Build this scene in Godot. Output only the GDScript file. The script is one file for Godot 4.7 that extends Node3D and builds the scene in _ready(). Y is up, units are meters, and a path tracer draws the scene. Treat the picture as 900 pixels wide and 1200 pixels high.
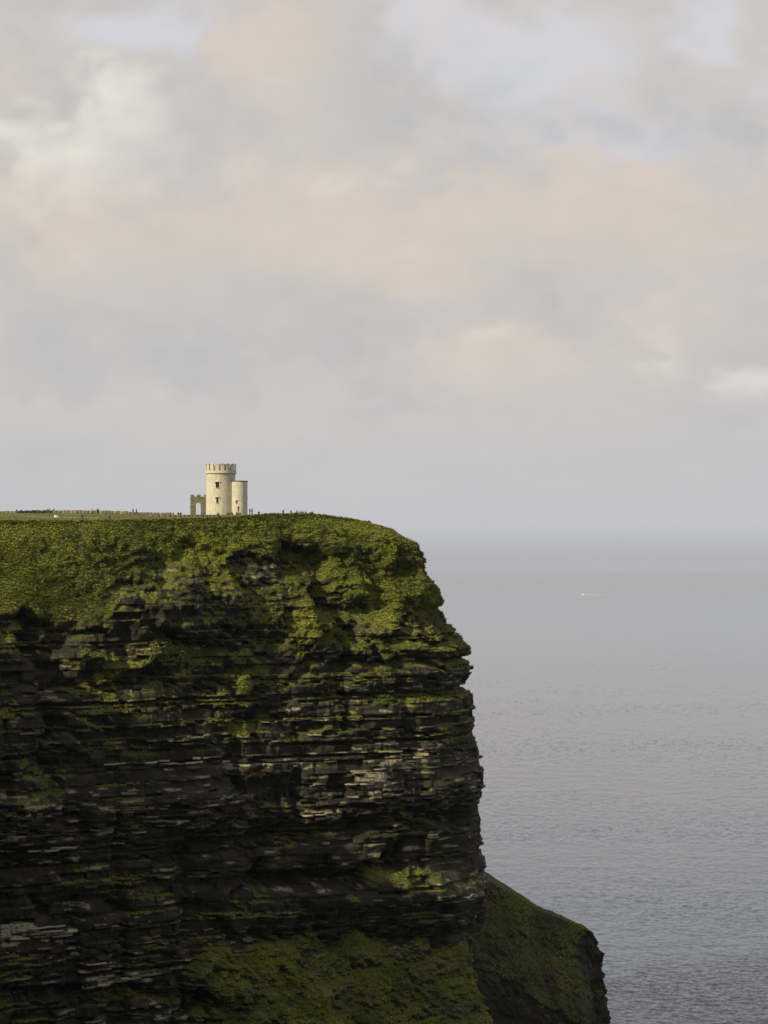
extends Node3D

# The frame was measured on the 900 x 1200 photograph: focal length in its pixels, column of its middle, row of the level line.
const FOCAL := 2400.0
const MID := 450.0
const LEVEL := 650.0
const EYE := 195.0          # the viewer stands 195 m above the sea

var used := {}
var cliff: MeshInstance3D
const STONES := [Color(0.037, 0.036, 0.028), Color(0.041, 0.036, 0.022), Color(0.039, 0.038, 0.021)]
# one turf for the coast, except the spur ground darkened for shade, from green to yellowed
const TURF_A := Color(0.084, 0.114, 0.019)
const TURF_B := Color(0.258, 0.286, 0.038)
var noise_a := FastNoiseLite.new()
var noise_b := FastNoiseLite.new()
var noise_c := FastNoiseLite.new()
var people_parts := {}

# ------------------------------------------------------------------ naming
func numbered(called: String) -> String:
	if not used.has(called):
		used[called] = 0
		return called
	used[called] += 1
	return "%s_%03d" % [called, used[called]]

func tag(o: Node, label: String, category: String, group := "", kind := "") -> Node:
	if label != "": o.set_meta("label", label)
	if category != "": o.set_meta("category", category)
	if group != "": o.set_meta("group", group)
	if kind != "": o.set_meta("kind", kind)
	return o

func base(called: String, at: Vector3, turn := 0.0) -> Node3D:
	var o := Node3D.new()
	o.name = numbered(called)
	add_child(o)
	o.position = at
	o.rotation.y = turn
	return o

func put(called: String, mesh: Mesh, mat: Material, parent: Node = self, at := Vector3.ZERO, turn := 0.0) -> MeshInstance3D:
	var o := MeshInstance3D.new()
	o.name = numbered(called) if parent == self else called
	o.mesh = mesh
	if mat: o.material_override = mat
	parent.add_child(o, true)
	o.position = at
	o.rotation.y = turn
	return o

# a spot seen at a column of the photograph, at a known distance and height over the eye
func spot(px: float, dist: float, q: float) -> Vector3:
	return Vector3((px - MID) / FOCAL * dist, EYE + q, -dist)

func rise(py: float, dist: float) -> float:
	return (LEVEL - py) / FOCAL * dist

# ------------------------------------------------------------------ small helpers
func lut(t: Array, x: float) -> float:
	if x <= t[0][0]: return t[0][1]
	for i in range(1, t.size()):
		if x <= t[i][0]:
			var a: float = t[i - 1][0]
			var b: float = t[i][0]
			return lerpf(t[i - 1][1], t[i][1], (x - a) / maxf(b - a, 1e-6))
	return t[t.size() - 1][1]

func ss(a: float, b: float, x: float) -> float:
	var t := clampf((x - a) / (b - a), 0.0, 1.0)
	return t * t * (3.0 - 2.0 * t)

func hash2(a: int, b: int) -> float:
	var h := (a * 374761393 + b * 668265263 + 1274126177) & 0x7fffffff
	h = ((h ^ (h >> 13)) * 1103515245) & 0x7fffffff
	h = ((h ^ (h >> 16)) * 1274126177) & 0x7fffffff
	return float((h ^ (h >> 15)) & 0xffffff) / 16777215.0

func plain(c: Color, rough := 0.9) -> StandardMaterial3D:
	var m := StandardMaterial3D.new()
	m.albedo_color = c.linear_to_srgb()
	m.roughness = rough
	return m

func grey_noise(seed_: int, freq: float, low: float, high: float, octaves := 5, size := 512) -> NoiseTexture2D:
	var n := FastNoiseLite.new()
	n.seed = seed_
	n.noise_type = FastNoiseLite.TYPE_SIMPLEX_SMOOTH
	n.frequency = freq
	n.fractal_octaves = octaves
	var t := NoiseTexture2D.new()
	t.width = size
	t.height = size
	t.seamless = true
	t.noise = n
	var g := Gradient.new()
	g.set_color(0, Color(low, low, low))
	g.set_color(1, Color(high, high, high))
	t.color_ramp = g
	return t

# a grid of painted values over the photograph's columns and rows: where on the face hollows, grass and pale rock are
class Chart:
	var x0 := -260.0
	var y0 := 560.0
	var step := 4.0
	var w := 240
	var h := 190
	var v := PackedFloat32Array()
	func _init(fill := 0.0):
		v.resize(w * h)
		v.fill(fill)
	func stroke(pts: Array, width: float, amp: float, flat := 0.0):
		for i in range(pts.size() - 1):
			pass
		var lo := Vector2(1e9, 1e9)
		var hi := Vector2(-1e9, -1e9)
		for p: Vector2 in pts:
			lo = lo.min(p)
			hi = hi.max(p)
		var reach := width * 2.6 + 4.0
		var ia := maxi(0, int((lo.x - reach - x0) / step))
		var ib := mini(w - 1, int((hi.x + reach - x0) / step) + 1)
		var ja := maxi(0, int((lo.y - reach - y0) / step))
		var jb := mini(h - 1, int((hi.y + reach - y0) / step) + 1)
		for j in range(ja, jb + 1):
			for i in range(ia, ib + 1):
				var p := Vector2(x0 + i * step, y0 + j * step)
				var d := 1e9
				if pts.size() == 1:
					d = p.distance_to(pts[0])
				for k in range(pts.size() - 1):
					d = minf(d, p.distance_to(Geometry2D.get_closest_point_to_segment(p, pts[k], pts[k + 1])))
				d = maxf(0.0, d - flat) / width
				if d < 2.6:
					v[j * w + i] += amp * exp(-d * d)
	func oval(x: float, y: float, sx: float, sy: float, amp: float):
		for j in h:
			var dy := (y0 + j * step - y) / sy
			if absf(dy) > 2.6: continue
			for i in w:
				var dx := (x0 + i * step - x) / sx
				if absf(dx) > 2.6: continue
				v[j * w + i] += amp * exp(-dx * dx - dy * dy)
	func at(px: float, py: float) -> float:
		var fx := clampf((px - x0) / step, 0.0, w - 1.01)
		var fy := clampf((py - y0) / step, 0.0, h - 1.01)
		var i := int(fx)
		var j := int(fy)
		fx -= i
		fy -= j
		var k := j * w + i
		return lerpf(lerpf(v[k], v[k + 1], fx), lerpf(v[k + w], v[k + w + 1], fx), fy)

# ------------------------------------------------------------------ sky
const CLEAR := Vector3(0.650, 0.658, 0.715)    # pale lavender gaps
const COOL := Vector3(0.510, 0.516, 0.530)     # grey cloud bases
const WARM := Vector3(0.662, 0.588, 0.528)     # peach lit cloud
const CREAM := Vector3(0.830, 0.780, 0.705)    # brightest cloud
const LOW := Vector3(0.545, 0.550, 0.570)      # haze over the horizon

var sky_spots := []
func sky_colour(az: float, el: float) -> Color:
	# degrees; 41.9 photograph pixels to a degree
	var px := MID + az * 41.9
	var py := LEVEL - el * 41.9
	var up := el
	# seamless round the horizon: noise is read on a drum
	var a := deg_to_rad(az)
	var sx := sin(a) * 57.3
	var sz := cos(a) * 57.3
	var n_warp := noise_a.get_noise_3d(sx * 9.0, up * 16.0, sz * 9.0)
	var n1 := noise_b.get_noise_3d(sx * 7.0 + n_warp * 14.0, up * 15.0 + n_warp * 22.0, sz * 7.0)
	var n2 := noise_b.get_noise_3d(sx * 11.0 + 300.0, up * 24.0 - n_warp * 20.0, sz * 11.0)
	var n3 := noise_c.get_noise_3d(sx * 26.0 + n1 * 50.0, up * 44.0 + n_warp * 60.0, sz * 26.0)
	var n4 := noise_c.get_noise_3d(sx * 75.0 + n3 * 60.0, up * 120.0 + n1 * 90.0, sz * 75.0 + 70.0)
	var warm := n1 * 1.0
	var cool := n2 * 0.9
	var cream := -0.6 + n1 * 0.7 + n3 * 0.25
	var clear := -n1 * 0.7 - n2 * 0.4 - 0.30
	if px > -400.0 and px < 1300.0 and py > -400.0:
		var qx := px + n_warp * 70.0 + n3 * 55.0 + n4 * 22.0
		var qy := py + n2 * 50.0 + n3 * 34.0 + n4 * 14.0
		var wgt := ss(-400.0, -100.0, px) * ss(1300.0, 1000.0, px) * ss(-400.0, -150.0, py)
		warm = lerpf(warm, n1 * 0.45 + n3 * 0.18 + n4 * 0.12, wgt)
		cool = lerpf(cool, n2 * 0.45 - n3 * 0.15 - n4 * 0.10, wgt)
		cream = lerpf(cream, -0.8 + n3 * 0.6 + n4 * 0.35, wgt)
		clear = lerpf(clear, -0.34 - n1 * 0.35 - n3 * 0.25, wgt)
		for s in sky_spots:
			var dx: float = (qx - s[1]) / s[3]
			var dy: float = (qy - s[2]) / s[4]
			var d := dx * dx + dy * dy
			if d > 6.0: continue
			var k: float = s[5] * exp(-d) * wgt
			if s[0] == 0: warm += k
			elif s[0] == 1: cool += k
			elif s[0] == 2: cream += k
			else: clear += k
	var c := (WARM + COOL) * 0.5
	c = c.lerp(CLEAR, ss(-0.25, 0.75, clear))
	c = c.lerp(COOL, ss(-0.2, 0.8, cool) * 0.85)
	c = c.lerp(WARM, ss(-0.15, 0.7, warm) * 0.85)
	c = c.lerp(CREAM, ss(-0.5, 0.75, cream) * 0.9)
	c *= 1.0 + n3 * 0.035 + n4 * 0.03
	c = c.lerp(LOW, ss(6.5, 0.5, el) * 0.96)
	c = c.lerp(Vector3(0.445, 0.456, 0.496), ss(0.95, -0.1, el))
	return Color(c.x, c.y, c.z)

func make_sky() -> Sky:
	# [kind, column, row, half width, half height, strength]; kinds: 0 peach, 1 grey, 2 cream, 3 gap
	sky_spots = [
		[2, 130, 162, 100, 70, 0.95], [2, 100, 240, 130, 60, 0.35], [2, 170, 130, 50, 30, 0.45], [2, 100, 90, 70, 30, 0.35],
		[0, 60, 110, 120, 60, 0.3], [0, 300, 55, 75, 50, 0.85], [0, 330, 110, 110, 55, 0.35], [1, 440, 110, 75, 60, 0.75], [1, 250, 90, 60, 60, 0.15],
		[0, 160, 280, 230, 70, 0.6], [0, 430, 250, 130, 70, 0.75], [2, 480, 215, 60, 35, 0.35], [0, 680, 230, 130, 50, 0.7], [2, 640, 195, 70, 25, 0.3], [0, 830, 270, 110, 60, 0.6],
		[0, 450, 320, 60, 30, 0.3],
		[1, 150, 380, 190, 50, 0.95], [1, 400, 390, 160, 60, 0.75], [1, 570, 300, 55, 40, 0.55], [1, 330, 250, 30, 35, 0.45], [1, 120, 350, 90, 35, 0.3],
		[1, 640, 150, 120, 30, 0.35], [1, 780, 90, 55, 70, 0.7], [1, 870, 150, 45, 40, 0.6], [1, 60, 60, 60, 30, 0.2],
		[3, 610, 70, 140, 80, 1.3], [3, 720, 165, 120, 40, 1.0], [3, 850, 40, 80, 70, 1.2], [3, 130, 30, 110, 50, 1.1], [3, 500, 20, 60, 40, 0.7], [3, 570, 130, 40, 40, 0.5], [3, 860, 210, 50, 25, 0.4],
		[0, 660, 440, 170, 45, 0.55], [2, 925, 445, 95, 55, 1.1], [2, 770, 425, 70, 25, 0.5], [2, 590, 412, 40, 16, 0.4], [0, 820, 360, 130, 40, 0.4],
		[0, 100, 490, 200, 25, 0.75], [2, 170, 485, 130, 14, 0.25], [1, 360, 470, 120, 35, 0.5], [0, 540, 500, 70, 22, 0.35], [0, 560, 430, 60, 25, 0.3],
	]
	var full := Vector2i(4096, 2048)
	var coarse := Image.create(1024, 512, false, Image.FORMAT_RGBF)
	var low := Color(0.425, 0.437, 0.482)
	coarse.fill(low)
	for j in 262:
		var el := 90.0 - (j + 0.5) / 512.0 * 180.0
		for i in 1024:
			coarse.set_pixel(i, j, sky_colour(wrapf((i + 0.5) / 1024.0 * 360.0, -180.0, 180.0), maxf(el, 0.0)))
	coarse.resize(full.x, full.y, Image.INTERPOLATE_BILINEAR)
	for j in range(700, 1024):
		var el := 90.0 - (j + 0.5) / 2048.0 * 180.0
		for k in range(-200, 200):
			coarse.set_pixel(posmod(k, 4096), j, sky_colour((k + 0.5) / 4096.0 * 360.0, el))
	var m := PanoramaSkyMaterial.new()
	m.panorama = ImageTexture.create_from_image(coarse)
	var sky := Sky.new()
	sky.sky_material = m
	return sky

# ------------------------------------------------------------------ the cliff
# core line of the headland in plan, (across, away): a straight face, a rounded end, a seaward back
const TURN_AT := Vector2(-7.0, 530.0)
const TURN_R := 6.0
const FACE_DEG := 29.4
const BACK_DEG := 97.0

# outline of the headland's end: photograph row -> column
const END := [[600, 440], [611, 446], [617, 455], [626, 465], [640, 480], [655, 486], [668, 488], [680, 500], [695, 512], [703, 513], [712, 511], [728, 522], [745, 535], [757, 543], [766, 544], [770, 538], [775, 549], [786, 549], [795, 543], [806, 540], [815, 551], [830, 553], [850, 553], [870, 556], [885, 558], [905, 565], [918, 566], [940, 561], [965, 563], [990, 562], [1015, 569], [1030, 571], [1045, 567], [1070, 562], [1100, 553], [1130, 549], [1200, 552], [1500, 590]]
# how far the face stands out from the core: row -> metres
const FACE := [[600, -0.5], [609, 0.5], [625, 4.0], [650, 8.0], [680, 11.5], [710, 14.5], [735, 16.5], [760, 17.0], [800, 18.5], [850, 20.0], [900, 21.0], [950, 21.8], [1000, 22.0], [1040, 22.5], [1100, 24.5], [1200, 26.5], [1500, 38.0]]
const LIP := [[-300, 612.5], [0, 610.6], [100, 610.0], [170, 609.3], [215, 608.2], [262, 606.3], [295, 604.0], [325, 602.2], [365, 602.0], [400, 606.5], [430, 611.5], [455, 617.0], [480, 622.0]]
const KNOLL := [[-200, 11.0], [-25, 10.8], [-18, 10.6], [-11, 9.6], [-4.5, 8.4], [1, 7.2], [12, 5.5]]

func plateau(x: float) -> float:
	return lut(KNOLL, x)

var cols_p := PackedVector2Array()   # core place of each column
var cols_n := PackedVector2Array()   # outward
var cols_s := PackedFloat32Array()   # metres along, 0 where the straight face ends
var cols_lip := PackedFloat32Array()
var grid := PackedVector3Array()
var grid_n := PackedVector3Array()
var grid_grass := PackedFloat32Array()
var ncol := 0
var nrow := 0
var hollow: Chart
var green: Chart
var rocky: Chart
var pale: Chart
var rows := []
var beds := []

func plan_columns():
	var n0 := Vector2(sin(deg_to_rad(FACE_DEG)), -cos(deg_to_rad(FACE_DEG)))
	var t0 := Vector2(cos(deg_to_rad(FACE_DEG)), sin(deg_to_rad(FACE_DEG)))
	var b := TURN_AT + n0 * TURN_R
	var s := -190.0
	while s < 0.0:
		cols_p.append(b + t0 * s)
		cols_n.append(n0)
		cols_s.append(s)
		s += 2.5 if s < -125.0 else 0.225
	var deg := FACE_DEG
	while deg < BACK_DEG:
		var n := Vector2(sin(deg_to_rad(deg)), -cos(deg_to_rad(deg)))
		cols_p.append(TURN_AT + n * TURN_R)
		cols_n.append(n)
		cols_s.append(deg_to_rad(deg - FACE_DEG) * 26.0)
		deg += 0.42 if deg < 92.0 else 1.0
	var n1 := Vector2(sin(deg_to_rad(BACK_DEG)), -cos(deg_to_rad(BACK_DEG)))
	var t1 := Vector2(cos(deg_to_rad(BACK_DEG)), sin(deg_to_rad(BACK_DEG)))
	var s1 := deg_to_rad(BACK_DEG - FACE_DEG) * 26.0
	s = 0.8
	while s < 330.0:
		cols_p.append(TURN_AT + n1 * TURN_R + t1 * s)
		cols_n.append(n1)
		cols_s.append(s1 + s)
		s += 0.8 + s * 0.03
	ncol = cols_p.size()
	for c in ncol:
		var p := cols_p[c]
		var px := MID + FOCAL * p.x / p.y
		var py := lut(LIP, px) if cols_s[c] < 1.0 else lut([[0, 614.0], [14, 619.0], [30, 622.0], [60, 622.0], [400, 620.0]], cols_s[c])
		cols_lip.append((LEVEL - py) / FOCAL * p.y)

func plan_charts():
	hollow = Chart.new()
	# gullies and hollows (metres inward), noses and lobes (outward)
	hollow.stroke([Vector2(40, 738), Vector2(62, 800), Vector2(56, 900)], 15, -3.2)
	hollow.stroke([Vector2(-10, 745), Vector2(60, 742), Vector2(125, 742)], 10, -2.2)
	hollow.oval(215, 700, 62, 48, 4.2)
	hollow.oval(160, 715, 30, 30, 1.5)
	hollow.stroke([Vector2(140, 690), Vector2(200, 655), Vector2(255, 641)], 7, -2.2)
	hollow.stroke([Vector2(275, 664), Vector2(330, 662), Vector2(350, 656)], 12, -2.2)
	hollow.stroke([Vector2(352, 656), Vector2(380, 664), Vector2(392, 700)], 14, -3.6)
	hollow.stroke([Vector2(265, 690), Vector2(300, 690), Vector2(330, 685)], 7, -2.0)
	hollow.stroke([Vector2(392, 700), Vector2(405, 755)], 11, -4.0)
	hollow.oval(312, 742, 16, 9, -2.5)
	hollow.oval(370, 735, 26, 26, 2.6)
	hollow.oval(478, 690, 36, 48, 3.4)
	hollow.oval(445, 640, 50, 20, 2.0)
	hollow.oval(425, 712, 18, 9, -2.0)
	hollow.stroke([Vector2(340, 782), Vector2(400, 783)], 6, -1.8)
	hollow.stroke([Vector2(190, 752), Vector2(300, 750)], 7, -2.8)
	hollow.stroke([Vector2(78, 799), Vector2(200, 799)], 6, -2.4)
	hollow.stroke([Vector2(90, 775), Vector2(220, 772), Vector2(300, 785)], 9, 1.4)
	hollow.stroke([Vector2(220, 808), Vector2(310, 812)], 6, -1.8)
	hollow.stroke([Vector2(440, 743), Vector2(530, 743)], 7, -1.6)
	hollow.stroke([Vector2(450, 774), Vector2(530, 773)], 4, -2.2)
	hollow.stroke([Vector2(395, 770), Vector2(410, 840)], 9, -2.2)
	hollow.stroke([Vector2(280, 840), Vector2(330, 850), Vector2(380, 846)], 9, -2.0)
	hollow.stroke([Vector2(60, 860), Vector2(170, 870)], 8, -1.6)
	hollow.stroke([Vector2(270, 860), Vector2(290, 960)], 11, -1.8)
	hollow.stroke([Vector2(290, 920), Vector2(400, 930)], 10, -1.4)
	hollow.oval(220, 940, 50, 30, 1.6)
	hollow.oval(30, 955, 40, 25, 1.6)
	hollow.stroke([Vector2(75, 950), Vector2(110, 975)], 12, -1.8)
	hollow.stroke([Vector2(430, 958), Vector2(550, 952)], 11, -2.2)
	hollow.stroke([Vector2(200, 995), Vector2(300, 985), Vector2(420, 960)], 11, -2.2)
	hollow.stroke([Vector2(285, 1034), Vector2(420, 1022), Vector2(470, 1008)], 9, -4.0)
	hollow.stroke([Vector2(0, 1015), Vector2(100, 1012)], 9, -1.2)
	hollow.stroke([Vector2(40, 1060), Vector2(150, 1065)], 9, -1.5)
	hollow.stroke([Vector2(0, 1172), Vector2(220, 1160)], 6, -2.2)
	hollow.stroke([Vector2(330, 1060), Vector2(450, 1048), Vector2(540, 1060)], 20, 2.4)
	hollow.stroke([Vector2(440, 1025), Vector2(510, 1030)], 9, 1.6)
	hollow.stroke([Vector2(245, 1070), Vector2(235, 1130), Vector2(215, 1190)], 14, -1.8)
	hollow.stroke([Vector2(255, 1092), Vector2(400, 1096), Vector2(520, 1104)], 6, -1.4)
	# how grassy: falls from the slope at the top to the bare lower face
	green = Chart.new()
	for j in green.h:
		var py := green.y0 + j * green.step
		for i in green.w:
			var px := green.x0 + i * green.step
			var g := lut([[600, 1.15], [640, 1.05], [690, 0.85], [725, 0.66], [770, 0.44], [840, 0.32], [900, 0.10], [960, 0.03], [1040, 0.03], [1080, 0.08], [1200, 0.12]], py)
			if px < 135.0: g += 0.35 * ss(742, 722, py) * ss(660, 690, py)
			var mound := ss(235, 262, px + (1200 - py) * 0.2) * ss(556, 540, px) * ss(1092, 1112, py - 6.0 * sin(px * 0.03))
			g = lerpf(g, 0.80, mound)
			green.v[j * green.w + i] = g
	green.oval(215, 705, 75, 40, -0.55)
	green.oval(250, 665, 60, 22, -0.25)
	green.oval(310, 668, 45, 20, -0.55)
	green.oval(375, 670, 24, 26, -0.3)
	green.oval(280, 710, 22, 20, 0.45)
	green.oval(370, 735, 30, 28, 0.55)
	green.oval(470, 690, 45, 45, 0.4)
	green.oval(60, 800, 30, 60, -0.3)
	green.oval(60, 752, 70, 9, -0.4)
	green.stroke([Vector2(85, 774), Vector2(200, 772), Vector2(230, 768)], 11, 0.6)
	green.stroke([Vector2(240, 780), Vector2(310, 790)], 12, 0.45)
	green.stroke([Vector2(410, 760), Vector2(545, 757)], 8, 0.55)
	green.stroke([Vector2(290, 800), Vector2(330, 800)], 9, 0.5)
	green.stroke([Vector2(440, 820), Vector2(550, 815)], 7, 0.45)
	green.stroke([Vector2(180, 805), Vector2(200, 815)], 9, 0.4)
	green.oval(290, 845, 25, 14, 0.4)
	green.stroke([Vector2(480, 858), Vector2(540, 862)], 7, 0.3)
	green.oval(150, 1035, 45, 25, 0.4)
	green.oval(455, 975, 18, 9, 0.5)
	green.stroke([Vector2(440, 1024), Vector2(520, 1032)], 8, 0.6)
	green.oval(395, 1050, 10, 7, 0.55)
	green.oval(290, 1065, 25, 20, 0.4)
	green.oval(60, 905, 20, 12, 0.4)
	# where the bedding shows
	rocky = Chart.new()
	for j in rocky.h:
		var py := rocky.y0 + j * rocky.step
		for i in rocky.w:
			var px := rocky.x0 + i * rocky.step
			var r := lut([[650, 0.0], [700, 0.3], [745, 0.8], [790, 1.0], [1085, 1.0], [1120, 1.0]], py)
			if px < 140.0: r *= ss(715, 745, py)
			var mound := ss(235, 262, px + (1200 - py) * 0.2) * ss(556, 540, px) * ss(1090, 1112, py)
			rocky.v[j * rocky.w + i] = lerpf(r, 0.12, mound)
	rocky.oval(230, 680, 60, 40, 0.45)
	rocky.oval(310, 665, 45, 22, 0.5)
	# pale bare stone
	pale = Chart.new()
	pale.stroke([Vector2(410, 912), Vector2(440, 905), Vector2(500, 893)], 8, 0.75)
	pale.stroke([Vector2(415, 880), Vector2(520, 870)], 7, 0.6)
	pale.oval(425, 917, 12, 5, 0.5)
	pale.stroke([Vector2(350, 900), Vector2(310, 890)], 9, 0.35)
	pale.stroke([Vector2(120, 893), Vector2(200, 893), Vector2(300, 890)], 5, 0.55)
	pale.stroke([Vector2(170, 978), Vector2(185, 980)], 8, 0.55)
	pale.stroke([Vector2(35, 992), Vector2(100, 998)], 5, 0.6)
	pale.stroke([Vector2(20, 1094), Vector2(80, 1090)], 8, 1.0)
	pale.stroke([Vector2(95, 1112), Vector2(110, 1138), Vector2(155, 1150)], 13, 0.75)
	pale.stroke([Vector2(100, 1156), Vector2(130, 1154)], 6, 0.6)
	pale.stroke([Vector2(220, 1170), Vector2(215, 1190)], 6, 0.4)
	pale.stroke([Vector2(360, 955), Vector2(380, 952)], 5, 0.45)
	pale.stroke([Vector2(500, 1080), Vector2(530, 1060)], 14, 0.25)
	pale.stroke([Vector2(450, 935), Vector2(550, 930)], 8, 0.3)
	pale.oval(505, 975, 10, 8, 0.4)
	pale.stroke([Vector2(240, 790), Vector2(232, 785)], 4, 0.35)
	pale.stroke([Vector2(140, 870), Vector2(260, 870)], 7, 0.3)
	pale.oval(230, 945, 40, 18, 0.22)
	pale.oval(40, 955, 50, 18, 0.22)

func plan_rows():
	var rng := RandomNumberGenerator.new()
	rng.seed = 77
	var q := -200.0
	while q < -122.0:
		rows.append([0, q, -1])
		q += 6.0
	q = -121.0
	var k := 0
	while q < -11.5:
		var thick := rng.randf_range(0.26, 0.85)
		if rng.randf() < 0.15: thick = rng.randf_range(1.2, 2.6)
		var soft := rng.randf() < 0.42
		var big := rng.randf() < 0.14
		var out := rng.randf_range(-0.75, -0.2) if soft else rng.randf_range(0.05, 0.7)
		if big: out = rng.randf_range(-1.7, -1.0) if soft else rng.randf_range(0.7, 1.15)
		beds.append({"out": out, "len": rng.randf_range(1.2, 3.6) if not soft and thick < 1.2 else rng.randf_range(3.2, 8.5), "phase": rng.randf() * 50.0, "soft": soft, "shade": rng.randf(), "q": q, "thick": thick})
		var n := maxi(1, int(ceil(thick / 0.34)))
		rows.append([0, q + 0.03, k])
		for i in range(1, n):
			rows.append([0, q + thick * i / n, k])
		rows.append([0, q + thick - 0.03, k])
		q += thick
		k += 1
	var top_rows := 120
	for i in range(top_rows + 1):
		rows.append([1, float(i) / top_rows, -1])
	for i in range(1, 47):
		rows.append([2, pow(i / 46.0, 1.7), -1])
	nrow = rows.size()

# where a soft, dark band of shale runs or a hard bed stands out, and how its blocks are broken
func bed_out(k: int, s: float) -> Vector2:
	var b: Dictionary = beds[k]
	var swell := noise_b.get_noise_2d(s * 1.9, k * 37.0)
	var out: float = b.out * (0.65 + swell * 1.1)
	var wob := noise_c.get_noise_2d(s * 3.0, k * 11.0) * 1.5
	var cell: float = (s + b.phase + wob) / b.len
	var id := floori(cell)
	var h := hash2(id, k)
	var f := cell - id
	out += (h - 0.5) * (0.3 if b.soft else 0.9)
	if h < 0.2: out -= 1.0
	var edge: float = minf(f, 1.0 - f) * b.len
	if edge < 0.13: out -= 0.28
	return Vector2(out, h)

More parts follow.
